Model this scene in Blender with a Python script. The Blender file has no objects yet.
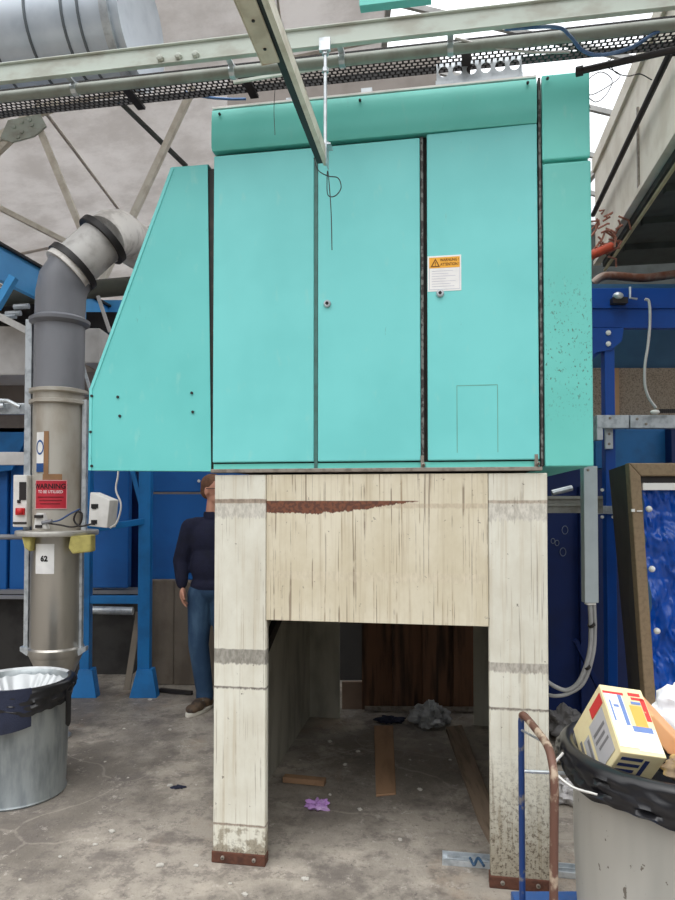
import bpy, bmesh, math, random
from mathutils import Vector, Matrix, noise
random.seed(7)
R = math.radians
COL = bpy.context.scene.collection

# ------------------------------------------------------------ camera model
F = 676.0; PITCH = R(1.5); EYE = 1.6
CY = 500 - F*math.tan(PITCH)
def ray(px, py):
    a = px-337.5; b = CY-py
    return (a, F*math.cos(PITCH)-b*math.sin(PITCH), F*math.sin(PITCH)+b*math.cos(PITCH))
def PY(px, py, Y):
    r = ray(px, py); t = Y/r[1]
    return Vector((r[0]*t, Y, EYE+r[2]*t))
def PZ(px, py, z):
    r = ray(px, py); t = (z-EYE)/r[2]
    return Vector((r[0]*t, r[1]*t, z))

# machine frame: u along its front, v backwards, z up
AX, AY, ANG = -0.5505, 3.0318, R(-9.43)
CU, SU = math.cos(ANG), math.sin(ANG)
def U(p):
    u, v, z = p
    return Vector((AX+u*CU-v*SU, AY+u*SU+v*CU, z))
def W(p): return Vector(p)

# ------------------------------------------------------------ materials
def lin(c):
    def f(x):
        x /= 255.0
        return x/12.92 if x <= .04045 else ((x+.055)/1.055)**2.4
    return (f(c[0]), f(c[1]), f(c[2]), 1)
class NT:
    def __init__(s, name):
        s.m = bpy.data.materials.new(name); s.m.use_nodes = True
        s.t = s.m.node_tree; s.t.nodes.clear()
        s.out = s.t.nodes.new('ShaderNodeOutputMaterial')
        s.b = s.t.nodes.new('ShaderNodeBsdfPrincipled')
        s.t.links.new(s.b.outputs[0], s.out.inputs[0])
        tc = s.t.nodes.new('ShaderNodeTexCoord'); s.co = tc.outputs['Object']
        sp = s.t.nodes.new('ShaderNodeSeparateXYZ'); s.t.links.new(s.co, sp.inputs[0])
        s.x, s.y, s.z = sp.outputs
    def put(s, v, sock):
        if hasattr(v, 'node'): s.t.links.new(v, sock)
        else: sock.default_value = v
    def math(s, op, a, b=0.0, c=0.0):
        n = s.t.nodes.new('ShaderNodeMath'); n.operation = op
        s.put(a, n.inputs[0]); s.put(b, n.inputs[1]); s.put(c, n.inputs[2])
        return n.outputs[0]
    def noise(s, scale, detail=4, stretch=(1,1,1), rough=.55, off=(0,0,0)):
        mp = s.t.nodes.new('ShaderNodeMapping'); s.t.links.new(s.co, mp.inputs[0])
        mp.inputs['Scale'].default_value = stretch; mp.inputs['Location'].default_value = off
        n = s.t.nodes.new('ShaderNodeTexNoise'); s.t.links.new(mp.outputs[0], n.inputs['Vector'])
        n.inputs['Scale'].default_value = scale; n.inputs['Detail'].default_value = detail
        n.inputs['Roughness'].default_value = rough
        return n.outputs[0]
    def voro(s, scale, feature='F1', stretch=(1,1,1)):
        mp = s.t.nodes.new('ShaderNodeMapping'); s.t.links.new(s.co, mp.inputs[0])
        mp.inputs['Scale'].default_value = stretch
        n = s.t.nodes.new('ShaderNodeTexVoronoi'); n.feature = feature
        s.t.links.new(mp.outputs[0], n.inputs['Vector']); n.inputs['Scale'].default_value = scale
        return n.outputs['Distance']
    def step(s, v, a, b, lo=0.0, hi=1.0):
        n = s.t.nodes.new('ShaderNodeMapRange'); n.interpolation_type = 'SMOOTHSTEP'
        s.put(v, n.inputs[0])
        for i, k in enumerate((a, b, lo, hi)): n.inputs[i+1].default_value = k
        return n.outputs[0]
    def mix(s, f, a, b):
        n = s.t.nodes.new('ShaderNodeMix'); n.data_type = 'RGBA'
        s.put(f, n.inputs[0]); s.put(a, n.inputs[6]); s.put(b, n.inputs[7])
        return n.outputs[2]
    def bump(s, h, strength=.3, dist=.01):
        n = s.t.nodes.new('ShaderNodeBump'); n.inputs['Strength'].default_value = strength
        n.inputs['Distance'].default_value = dist; s.put(h, n.inputs['Height'])
        s.t.links.new(n.outputs[0], s.b.inputs['Normal'])
    def fin(s, col, rough=.6, metal=0.0):
        s.put(col, s.b.inputs['Base Color']); s.put(rough, s.b.inputs['Roughness']); s.put(metal, s.b.inputs['Metallic'])
        return s.m
def mat(name, c, r=.6, m=0.0, c2=None, amt=.6, sc=6, st=(1,1,1), bump=0, bs=60, lo=.42, hi=.68):
    n = NT(name); col = lin(c)
    if c2 is None: c2 = tuple(x*.8 for x in c)
    f = n.step(n.noise(sc, 5, st), lo, hi, 0, amt)
    col = n.mix(f, lin(c), lin(c2))
    if bump: n.bump(n.noise(bs, 3), bump)
    return n.fin(col, r, m)

def cream_mat(name, bands, rust=None, streak=.5, dirtz=0.25, wear=.5, c1=(226,225,212), c2=(208,204,188)):
    # bands: (top z, bottom z, ragged depth, strength, colour)
    n = NT(name)
    base = n.mix(n.step(n.noise(3.5, 6, (1,1,.6), .65), .35, .68), lin(c1), lin(c2))
    st = n.step(n.noise(34, 3, (1,1,.03), .7), .50, .70, 0, streak)
    base = n.mix(st, base, lin((186,172,144)))
    for (off, th, cc, a) in (((3,1,0), .60, (112,92,74), .85), ((7,2,1), .62, (150,128,98), .8)):
        f = n.noise(120, 2, (1,1,.012), .5, off)
        brk = n.step(n.noise(9, 4, (1,1,.5), .6, off), .42, .55)
        base = n.mix(n.math('MULTIPLY', n.step(f, th, th+.05, 0, a*min(1, streak*1.3)), brk), base, lin(cc))
    for (zt, zb, rg, a, colr) in bands:
        nz = n.math('MULTIPLY', n.math('SUBTRACT', n.noise(55, 5, (1,1,.12), .8, (zt*7,0,0)), .5), rg*2.6)
        nt_ = n.math('MULTIPLY', n.math('SUBTRACT', n.noise(30, 4, (1,1,.12), .7, (zt*3,0,0)), .5), .010)
        up = n.step(n.math('ADD', n.z, nt_), zt-.003, zt+.002, 1, 0)
        dn = n.step(n.math('ADD', n.z, nz), zb-.004, zb+.004)
        mk = n.math('MULTIPLY', n.math('MULTIPLY', up, dn), a)
        shade = n.mix(n.step(n.noise(60, 4, (1,1,.4), .7), .35, .65), lin(colr), lin(tuple(min(255, x+45) for x in colr)))
        base = n.mix(mk, base, shade)
    ch = n.step(n.noise(34, 5, (1,1,1), .7), .655, .675, 0, wear)
    base = n.mix(ch, base, lin((96,86,74)))
    if rust:
        u0, u1, z0, z1 = rust
        zz = n.math('ADD', n.z, n.math('MULTIPLY', n.math('SUBTRACT', n.noise(28, 6, (1,1,.5), .8), .5), .045))
        taper = n.math('MULTIPLY', n.step(n.x, u0+.20, u1+.12, 0, 1), (z1-z0))
        lo_ = n.math('SUBTRACT', zz, n.math('ADD', taper, z0))
        m1 = n.math('MULTIPLY', n.step(lo_, 0, .004), n.step(n.math('SUBTRACT', z1, n.z), 0, .003))
        m1 = n.math('MULTIPLY', m1, n.step(n.x, u1-.03, u1, 1, 0))
        base = n.mix(m1, base, n.mix(n.step(n.noise(60, 4), .4, .6), lin((120,74,52)), lin((88,54,42))))
    if dirtz < 0: return n.fin(base, .55)
    dz = n.math('ADD', n.z, n.math('MULTIPLY', n.noise(18, 5), -.45))
    dm = n.step(dz, -.15, dirtz-.2, .75, 0)
    base = n.mix(dm, base, lin((135,124,104)))
    dm2 = n.math('MULTIPLY', n.step(n.noise(60, 5, (1,1,1), .8), .5, .58), n.step(n.z, .02, dirtz*1.4, 1, 0))
    base = n.mix(dm2, base, lin((92,80,66)))
    return n.fin(base, .55)

def teal_mat(name, c=(124,217,215), spots=False):
    n = NT(name)
    f = n.noise(2.2, 3)
    col = n.mix(n.step(f, .35, .7), lin(c), lin((c[0]-8, c[1]-8, c[2]-8)))
    sm = n.step(n.noise(14, 4, (1.4,1,.5)), .6, .78, 0, .35)
    col = n.mix(sm, col, lin((160,215,205)))
    dr = n.step(n.noise(50, 4, (1,1,.15), .7), .68, .74, 0, .5)
    col = n.mix(dr, col, lin((88,140,130)))
    if spots:
        sp = n.math('MULTIPLY', n.step(n.noise(90, 3, (1,1,.6), .7), .60, .64), n.math('MULTIPLY', n.step(n.z, .15, .4), n.step(n.z, .55, .95, 1, 0)))
        col = n.mix(sp, col, lin((84,128,116)))
    n.bump(n.noise(2.5, 2), .12, .02)
    return n.fin(col, .42)

TEAL = teal_mat('turquoise_paint'); TEALR = teal_mat('turquoise_paint_speckled', (112,206,196), True)
TEALD = teal_mat('turquoise_fascia', (116,218,206)); TEALW = teal_mat('turquoise_hood', (112,208,204))
CREAM_L = cream_mat('cream_leg', [(1.605,1.585,.006,.9,(118,100,84)), (1.585,1.52,.035,.75,(168,164,154)), (.94,.875,.02,.85,(108,104,96)), (.775,.765,.012,.95,(96,90,82)), (.175,.165,.006,.8,(104,84,68))], None, .4, .1, .8)
CREAM_R = cream_mat('cream_leg_right', [(1.60,1.585,.006,.8,(132,118,102)), (1.585,1.515,.04,.75,(170,166,156)), (.925,.885,.025,.85,(142,136,126)), (.74,.73,.010,.95,(110,102,92)), (.05,-.1,.01,.9,(104,68,50))], None, .4, .5, .9)
CREAM_P = cream_mat('cream_panel', [(1.585,1.565,.01,.45,(160,142,118)), (1.29,1.25,.02,.25,(186,174,154))], (.24, .92, 1.540, 1.598), .62, -2, .6, (222,215,194), (206,196,170))
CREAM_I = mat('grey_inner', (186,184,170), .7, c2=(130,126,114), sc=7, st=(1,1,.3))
DARKGAP = mat('dark_gap', (52,50,48), .7, c2=(85,72,62), sc=20)
LIPM = mat('dirty_lip', (150,142,132), .5, .3, c2=(90,80,70), sc=30)
RUST = mat('rust', (98,62,48), .85, .1, c2=(58,38,32), sc=25, bump=.4)
STEEL = mat('stainless', (186,182,174), .3, .7, c2=(140,138,132), sc=5, st=(1,1,.3))
STEELD = mat('stained_stainless', (196,192,182), .45, .25, c2=(150,132,110), sc=4, st=(1,1,.4))
GALV = mat('galvanised', (206,212,216), .38, .55, c2=(160,168,174), sc=18, amt=.8)
GALVB = mat('galvanised_bin', (165,172,174), .4, .6, c2=(120,128,132), sc=9, st=(1,1,.25), amt=.9)
GALVR = None
GREYPL = mat('grey_plastic_pipe', (132,134,140), .38, 0, c2=(108,110,116), sc=4, st=(1,1,.3))
GREYLT = mat('pale_pipe', (232,228,222), .5, 0, c2=(160,154,146), sc=10)
RUBBER = mat('black_rubber', (38,36,36), .5)
BEAM = mat('pale_green_beam', (190,200,190), .55, 0, c2=(150,142,128), sc=7, amt=.5, st=(1,1,2))
BEAMD = mat('grey_green_pipe', (150,156,148), .5, 0, c2=(120,118,108), sc=9)
TRAY = mat('black_tray', (40,38,38), .6, .2)
BLACK = mat('black_metal', (46,42,42), .55, .2)
BLUE = mat('blue_frame', (22,118,188), .45, 0, c2=(18,92,150), sc=5)
BLUEB = mat('bright_blue', (84,176,242), .45, 0, c2=(66,156,226), sc=3)
BLUEP = mat('blue_panel', (14,100,178), .5, 0, c2=(10,80,150), sc=2)
BLUER = mat('royal_blue', (6,72,158), .4, 0, c2=(6,58,132), sc=3)
NAVY = mat('navy_panel', (8,36,92), .45, 0, c2=(6,24,66), sc=3)
BLUEG = mat('grey_blue_panel', (58,104,140), .55, 0, c2=(44,86,120), sc=3)
CONC = mat('concrete_panel', (122,112,100), .85, 0, c2=(88,78,68), sc=5, bump=.5, bs=40, st=(1,1,.5))
GRAVEL = mat('speckled_board', (170,154,136), .9, 0, c2=(120,106,92), sc=90, amt=.9)
WALLG = mat('grey_sheet', (150,142,136), .8, 0, c2=(118,110,104), sc=4)
WHITEG = mat('pale_grey_sheet', (206,204,202), .5, 0, c2=(172,168,164), sc=4)
WHITE = mat('white_paint', (235,234,230), .5, 0, c2=(205,203,198), sc=8)
PAPER = mat('paper', (246,246,244), .8, 0, c2=(228,228,228), sc=9)
CREAMC = mat('cream_duct', (236,230,214), .6, 0, c2=(206,196,176), sc=4, amt=.6)
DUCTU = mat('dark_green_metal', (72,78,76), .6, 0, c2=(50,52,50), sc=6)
TAUPE = mat('taupe_frame', (142,122,96), .7, 0, c2=(118,100,78), sc=40, amt=.6)
REDS = mat('red_sign', (196,46,62), .45, 0, c2=(180,40,54), sc=5)
INK = mat('ink', (24,22,24), .7); INKW = mat('white_ink', (240,220,222), .7)
INKR = mat('dark_red_ink', (120,24,34), .7)
ORANGE = mat('orange_ink', (244,180,60), .6, c2=(240,170,50)); INKO = mat('dark_orange_ink', (120,70,10), .7)
SIGNB = mat('blue_ink', (34,84,150), .6)
TAN = mat('brown_tape', (160,120,84), .7)
YELL = mat('yellow_foam', (196,186,112), .9, 0, c2=(160,150,84), sc=20, bump=.4)
WOODC = mat('brown_cardboard_plank', (164,130,100), .8, 0, c2=(124,96,72), sc=12, st=(1,.2,1))
WOODD = mat('dark_plank', (140,122,104), .85, 0, c2=(96,82,68), sc=14, st=(3,.3,1))
BROWNP = mat('rusty_brown_panel', (124,88,64), .7, .1, c2=(50,36,28), sc=16, st=(1,1,.1), amt=.9)
RED = mat('red_knob', (206,36,40), .4)
ORR = mat('orange_red_pipe', (206,84,54), .6, c2=(150,70,50), sc=20)
COPPER = mat('brown_pipe', (124,78,58), .5, .2, c2=(170,160,150), sc=8, amt=.7)
SILV = mat('foil_duct', (216,226,236), .3, .25, c2=(190,202,214), sc=5)
SILVS = mat('duct_seam', (120,128,134), .5, .6)

# ------------------------------------------------------------ mesh builder
ROOTS = {}
class MB:
    def __init__(s, xf=W): s.v = []; s.f = []; s.mi = []; s.xf = xf; s.cur = 0
    def add(s, vs, fs):
        o = len(s.v); s.v += [s.xf(tuple(p)) for p in vs]
        for f in fs: s.f.append([o+i for i in f]); s.mi.append(s.cur)
        return s
    def box(s, x0, x1, y0, y1, z0, z1):
        vs = [(x, y, z) for z in (z0, z1) for y in (y0, y1) for x in (x0, x1)]
        return s.add(vs, [(0,2,3,1),(4,5,7,6),(0,1,5,4),(2,6,7,3),(0,4,6,2),(1,3,7,5)])
    def hexa(s, a, e1, e2, e3):
        a, e1, e2, e3 = map(Vector, (a, e1, e2, e3))
        vs = [a+i*e1+j*e2+k*e3 for k in (0,1) for j in (0,1) for i in (0,1)]
        return s.add(vs, [(0,2,3,1),(4,5,7,6),(0,1,5,4),(2,6,7,3),(0,4,6,2),(1,3,7,5)])
    def bar(s, p, q, w, h=None, up=(0,0,1)):
        p, q = Vector(p), Vector(q); h = h or w
        d = (q-p).normalized(); up = Vector(up)
        if abs(d.dot(up)) > .98: up = Vector((0,1,0))
        sd = d.cross(up).normalized(); u2 = sd.cross(d)
        return s.hexa(p-sd*w/2-u2*h/2, q-p, sd*w, u2*h)
    def prism(s, pts, d):
        pts = [Vector(p) for p in pts]; d = Vector(d); n = len(pts)
        fs = [tuple(range(n)), tuple(range(2*n-1, n-1, -1))] + [(i, (i+1) % n, n+(i+1) % n, n+i) for i in range(n)]
        return s.add(pts+[p+d for p in pts], fs)
    def tube(s, pts, r, n=12, cap=True, flat=1.0):
        pts = [Vector(p) for p in pts]; m = len(pts)
        rs = r if isinstance(r, (list, tuple)) else [r]*m
        t0 = (pts[1]-pts[0]).normalized(); up = Vector((0,0,1)) if abs(t0.z) < .9 else Vector((1,0,0))
        sd = t0.cross(up).normalized(); vs = []
        for i, p in enumerate(pts):
            t = (pts[min(i+1, m-1)]-pts[max(i-1, 0)]).normalized()
            sd = (sd - t*sd.dot(t)).normalized(); u2 = t.cross(sd)
            for k in range(n):
                a = 2*math.pi*k/n; vs.append(p+(sd*math.cos(a)+u2*math.sin(a)*flat)*rs[i])
        fs = [(i*n+k, i*n+(k+1) % n, (i+1)*n+(k+1) % n, (i+1)*n+k) for i in range(m-1) for k in range(n)]
        if cap: fs += [tuple(range(n-1, -1, -1)), tuple(range((m-1)*n, m*n))]
        return s.add(vs, fs)
    def lathe(s, c, prof, n=40, wob=None, axis=None):
        c = Vector(c); vs = []
        q = Vector((0,0,1)).rotation_difference(Vector(axis).normalized()) if axis else None
        for j, (r, z) in enumerate(prof):
            for k in range(n):
                a = 2*math.pi*k/n; rr = r if wob is None else r+wob(a, j)
                p = Vector((rr*math.cos(a), rr*math.sin(a), z))
                vs.append(c+(q @ p if q else p))
        m = len(prof)
        fs = [(i*n+k, i*n+(k+1) % n, (i+1)*n+(k+1) % n, (i+1)*n+k) for i in range(m-1) for k in range(n)]
        if prof[0][0] > 1e-4 and wob is None: fs.append(tuple(range(n-1, -1, -1)))
        if prof[-1][0] > 1e-4 and wob is None and prof[-1][0] != prof[0][0]*1.0001: pass
        return s.add(vs, fs)
    def ell(s, c, rx, ry, rz, n=20, m=12, rot=None):
        c = Vector(c); vs = []
        for j in range(m+1):
            t = math.pi*j/m
            for k in range(n):
                a = 2*math.pi*k/n
                p = Vector((rx*math.sin(t)*math.cos(a), ry*math.sin(t)*math.sin(a), rz*math.cos(t)))
                vs.append(c+(rot @ p if rot else p))
        fs = [(i*n+k, (i+1)*n+k, (i+1)*n+(k+1) % n, i*n+(k+1) % n) for i in range(m) for k in range(n)]
        return s.add(vs, fs)
    def cap(s, p, r0, q, r1, n=14):
        s.ell(p, r0, r0, r0, n, 8); s.ell(q, r1, r1, r1, n, 8); return s.tube([p, q], [r0, r1], n)
    def surf(s, fn, nu, nv, closed=False):
        vs = [fn(i/nu, j/nv) for j in range(nv+1) for i in range(nu+1)]
        w = nu+1
        return s.add(vs, [(j*w+i, j*w+i+1, (j+1)*w+i+1, (j+1)*w+i) for j in range(nv) for i in range(nu)])
    def text(s, txt, size, fn, bold=0.0):
        cu = bpy.data.curves.new('t', 'FONT'); cu.body = txt; cu.size = size; cu.offset = bold
        cu.align_x = 'CENTER'; cu.align_y = 'CENTER'; cu.resolution_u = 3
        o = bpy.data.objects.new('t', cu); COL.objects.link(o)
        dg = bpy.context.evaluated_depsgraph_get(); me = bpy.data.meshes.new_from_object(o.evaluated_get(dg))
        s.add([fn(v.co.x, v.co.y) for v in me.vertices], [tuple(p.vertices) for p in me.polygons])
        bpy.data.objects.remove(o); bpy.data.curves.remove(cu); bpy.data.meshes.remove(me)
        return s
    def build(s, name, m, parent=None, smooth=None, bevel=0, frame=False, solid=0, remesh=0, org=None):
        if parent is not None:
            root = parent
            while root.parent: root = root.parent
            mx = ROOTS[root.name].inverted()
        else:
            xs = [v.x for v in s.v]; ys = [v.y for v in s.v]; zs = [v.z for v in s.v]
            c = org or Vector(((min(xs)+max(xs))/2, (min(ys)+max(ys))/2, min(zs)))
            wm = Matrix.Translation(c) @ (Matrix.Rotation(ANG, 4, 'Z') if frame else Matrix())
            mx = wm.inverted()
        me = bpy.data.meshes.new(name)
        me.from_pydata([mx @ v for v in s.v], [], s.f)
        mats = m if isinstance(m, (list, tuple)) else [m]
        for k in mats: me.materials.append(k)
        me.polygons.foreach_set('material_index', s.mi)
        bm = bmesh.new(); bm.from_mesh(me)
        bmesh.ops.remove_doubles(bm, verts=bm.verts, dist=1e-6)
        bmesh.ops.recalc_face_normals(bm, faces=bm.faces); bm.to_mesh(me); bm.free()
        o = bpy.data.objects.new(name, me); COL.objects.link(o)
        if parent is not None: o.parent = parent
        else:
            o.matrix_world = wm; ROOTS[o.name] = wm
        if remesh:
            md = o.modifiers.new('r', 'REMESH'); md.mode = 'VOXEL'; md.voxel_size = remesh; md.use_smooth_shade = True
            sm = o.modifiers.new('s', 'SMOOTH'); sm.factor = .5; sm.iterations = 4
        if solid:
            md = o.modifiers.new('so', 'SOLIDIFY'); md.thickness = solid
        if bevel:
            md = o.modifiers.new('b', 'BEVEL'); md.width = bevel; md.segments = 2; md.limit_method = 'ANGLE'
        if smooth:
            for p in me.polygons: p.use_smooth = True
            md = o.modifiers.new('e', 'EDGE_SPLIT'); md.split_angle = R(smooth)
        return o
def split(mb, name, m, parent, **kw):
    n = len(mb.v); par = list(range(n))
    def find(a):
        while par[a] != a: par[a] = par[par[a]]; a = par[a]
        return a
    for f in mb.f:
        for i in f[1:]: par[find(i)] = find(f[0])
    gr = {}
    for f in mb.f: gr.setdefault(find(f[0]), []).append(f)
    for fs in gr.values():
        ids = sorted({i for f in fs for i in f}); mp = {i: k for k, i in enumerate(ids)}
        b2 = MB(); b2.v = [mb.v[i] for i in ids]; b2.f = [[mp[i] for i in f] for f in fs]; b2.mi = [0]*len(fs)
        b2.build(name, m, parent, **kw)
def tag(o, label, cat, group=None, kind=None):
    if label: o['label'] = label
    if cat: o['category'] = cat
    if group: o['group'] = group
    if kind: o['kind'] = kind
    return o
def thing(name, label, cat, loc=(0,0,0), frame=False, group=None):
    o = bpy.data.objects.new(name, None); COL.objects.link(o)
    m = Matrix.Translation(Vector(loc)) @ (Matrix.Rotation(ANG, 4, 'Z') if frame else Matrix())
    o.matrix_world = m; ROOTS[o.name] = m; o.empty_display_size = .1
    return tag(o, label, cat, group)
def struct(o): o['kind'] = 'structure'; return o
def PB(mb, x0, y0, x1, y1, Y, d):
    a = PY(x0, y1, Y); b = PY(x1, y0, Y); return mb.box(a.x, b.x, Y, Y+d, a.z, b.z)
def spline(pts, n=8):
    pts = [Vector(p) for p in pts]; out = []
    P = [pts[0]*2-pts[1]]+pts+[pts[-1]*2-pts[-2]]
    for i in range(1, len(P)-2):
        for k in range(n):
            t = k/n; a, b, c, d = P[i-1:i+3]
            out.append(.5*((2*b)+(c-a)*t+(2*a-5*b+4*c-d)*t*t+(3*b-a-3*c+d)*t**3))
    out.append(pts[-1]); return out

# ============================================================ SETTING
n = NT('concrete_floor')
big = n.noise(.9, 5, (1,1,1), .6); mid = n.noise(4, 6, (1,1,1), .65); fine = n.noise(40, 5, (1,1,1), .7)
col = n.mix(n.step(n.noise(.7, 7, (1,1,1), .65), .42, .58), lin((166,158,147)), lin((122,115,106)))
col = n.mix(n.step(mid, .5, .66, 0, .8), col, lin((112,105,99)))
col = n.mix(n.step(n.noise(1.6, 6, (1,1,1), .6, (5,2,0)), .56, .66, 0, .55), col, lin((204,194,180)))
col = n.mix(n.step(n.noise(2.4, 5, (1,.6,1), .6, (9,4,0)), .56, .7, 0, .5), col, lin((152,130,108)))
dmp = n.t.nodes.new('ShaderNodeMapping'); n.t.links.new(n.co, dmp.inputs[0])
nz = n.t.nodes.new('ShaderNodeTexNoise'); nz.inputs['Scale'].default_value = 2.5; n.t.links.new(n.co, nz.inputs['Vector'])
va = n.t.nodes.new('ShaderNodeVectorMath'); va.operation = 'MULTIPLY_ADD'
n.t.links.new(nz.outputs['Color'], va.inputs[0]); va.inputs[1].default_value = (.35,.35,0); n.t.links.new(n.co, va.inputs[2])
vo = n.t.nodes.new('ShaderNodeTexVoronoi'); vo.feature = 'DISTANCE_TO_EDGE'; vo.inputs['Scale'].default_value = 1.1
n.t.links.new(va.outputs[0], vo.inputs['Vector'])
cr = n.step(vo.outputs['Distance'], .002, .012, .3, 0)
col = n.mix(cr, col, lin((186,178,166)))
col = n.mix(n.step(fine, .6, .7, 0, .6), col, lin((70,66,62)))
col = n.mix(n.step(n.noise(75, 3, (1,1,1), .7, (2,7,0)), .68, .72, 0, .8), col, lin((200,196,188)))
col = n.mix(n.step(n.noise(7, 9, (1,1,1), .82, (4,4,0)), .50, .60, 0, .6), col, lin((104,97,92)))
col = n.mix(n.step(n.noise(11, 9, (1,1,1), .85, (1,9,0)), .57, .63, 0, .5), col, lin((206,198,188)))
n.bump(n.math('ADD', fine, n.math('MULTIPLY', mid, 2.0)), .5, .012)
FLOOR = n.fin(col, n.step(big, .35, .65, .5, .85))
struct(MB().box(-9, 8, -4, 12.2, -.12, 0).build('floor', FLOOR, org=Vector((0,0,-.12))))
struct(MB().prism([(-9,12.2,0),(8.2,12.2,0),(8.2,12.2,4.1),(.45,12.2,6.0),(-9,12.2,4.07)], (0,.2,0)).build('wall_back', WALLG))
struct(MB().box(-9.2, -9, 1.0, 12.2, 0, 4.4).build('wall_left', WALLG))
struct(MB().box(8, 8.2, 1.0, 12.2, 0, 4.4).build('wall_right', WALLG))
# roof: left slope opaque translucent sheet, right slope glazed
RX, RZ = .45, 6.0
n = NT('roof_sheet')
tr = n.t.nodes.new('ShaderNodeBsdfTranslucent'); tr.inputs[0].default_value = lin((238,236,235))
mx = n.t.nodes.new('ShaderNodeMixShader'); mx.inputs[0].default_value = .5
c_ = n.mix(n.step(n.noise(1.6, 8, (1,1,1), .7), .38, .62), lin((212,208,205)), lin((184,179,175)))
tr_c = n.mix(n.step(n.noise(1.6, 8, (1,1,1), .7), .38, .62), lin((236,234,233)), lin((222,219,217))); n.t.links.new(tr_c, tr.inputs[0])
n.fin(c_, .8); n.t.links.new(n.b.outputs[0], mx.inputs[1]); n.t.links.new(tr.outputs[0], mx.inputs[2]); n.t.links.new(mx.outputs[0], n.out.inputs[0])
ROOFM = n.m
n = NT('skylight_glass')
gt = n.t.nodes.new('ShaderNodeBsdfTransparent'); gt.inputs[0].default_value = (.95,.96,.97,1)
gg = n.t.nodes.new('ShaderNodeBsdfGlossy'); gg.inputs['Roughness'].default_value = .1
mx = n.t.nodes.new('ShaderNodeMixShader'); mx.inputs[0].default_value = .06
n.t.links.new(gt.outputs[0], mx.inputs[1]); n.t.links.new(gg.outputs[0], mx.inputs[2]); n.t.links.new(mx.outputs[0], n.out.inputs[0])
GLASS = n.m
struct(MB().prism([(-9.2,3.4,4.05),(RX,3.4,RZ),(RX,3.4,RZ+.03),(-9.2,3.4,4.08)], (0,8.8,0)).build('ceiling_left', ROOFM))
b = MB()
for k in range(4):
    x = -7.4+k*2.3; z = 4.05+(x+9.2)*(RZ-4.05)/(RX+9.2)-.03
    b.bar((x,3.4,z), (x,12.1,z), .018, .03)
for k in range(4):
    y = 3.4+k*2.9
    b.bar((-9.1,y,4.0), (RX,y,RZ-.03), .02, .03)
struct(b.build('trim_1', mat('purlin_grey', (206,198,188), .7)))
w1 = struct(MB().prism([(RX,3.4,RZ),(8.2,3.4,4.1),(8.2,3.4,4.115),(RX,3.4,RZ+.015)], (0,8.8,0)).build('window_1', GLASS))
b = MB()
for k in range(12):
    y = 3.5+k*.77
    b.bar((RX,y,RZ-.03), (8.1,y,4.1), .035, .05)
for k in range(4):
    x = RX+k*2.5; z = RZ-(x-RX)*1.9/7.75-.03
    b.bar((x,3.4,z), (x,12.1,z), .05, .07)
b.build('glazing_bar', mat('glazing_bar_white', (200,198,194), .6), w1)

# ============================================================ CREAM STAND
st = thing('support_stand', 'cream rust-streaked steel stand with a wide opening, under the turquoise cabinet', 'stand', U((0,0,0)), True)
def leg(u0, u1, v0, v1, m, s):
    b = MB(U); t = .012
    if v0 < 1:
        b.box(u0, u1, v0, v0+t, .035, 1.712)
        uo = u0 if s < 0 else u1-t; b.box(uo, uo+t, v0+t, v0+.12, .035, 1.712)
        ui = u1-t if s < 0 else u0; b.box(ui, ui+t, v0+t, v0+.05, .035, 1.712)
    else:
        b.box(u0, u1, v0, v0+t, 0, 1.712); uo = u0 if s < 0 else u1-t; b.box(uo, uo+t, v0-.1, v0, 0, 1.712)
    o = b.build('leg', m, st, bevel=.003)
    if v0 > 1: return
    f = MB(U).box(u0-.006, u1+.002, v0-.006, v0+.05, 0, .05).build('foot_plate', RUST, o, bevel=.004)
    f['label'] = 'rusty foot plate'
    b = MB(U)
    for q in (.2, .8): b.lathe((u0+(u1-u0)*q, v0-.008, .028), [(.009,0),(.009,.006),(.004,.008)], 8, axis=(0,-1,0))
    split(b, 'foot_bolt', LIPM, o)
leg(0, .237, 0, 0, CREAM_L, -1); leg(1.2, 1.436, 0, 0, CREAM_R, 1)
leg(0, .237, 2.03, 0, CREAM_I, -1); leg(1.2, 1.436, 2.03, 0, CREAM_I, 1)
fp = MB(U).box(.24, 1.197, -.002, .012, 1.072, 1.712).build('front_panel', CREAM_P, st, bevel=.002)
fp['label'] = 'front panel with a brown rust patch and vertical dirt streaks'
MB(U).box(.24, 1.197, .012, .04, 1.072, 1.084).build('panel_return', RUST, st)
MB(U).box(.0, .012, .125, 1.928, .0, 1.71).build('side_panel', CREAM_I, st)
MB(U).box(1.424, 1.436, .125, 1.928, .0, 1.71).build('side_panel', CREAM_I, st)
MB(U).bar((.03,.35,.62), (.03,1.75,1.2), .03, .07, ).build('brace', DARKGAP, st)
MB(U).box(.0, 1.436, 2.045, 2.075, 1.1, 1.70).build('rear_panel', CREAM_I, st)
MB(U).box(.0, 1.436, .13, 2.03, 1.69, 1.712).build('top_plate', CREAM_I, st)

# ============================================================ TURQUOISE CABINET
cb = thing('turquoise_cabinet', 'large turquoise steel machine cabinet with tall doors and a slanted hood at its left', 'machine', U((0,0,1.72)), True)
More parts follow.
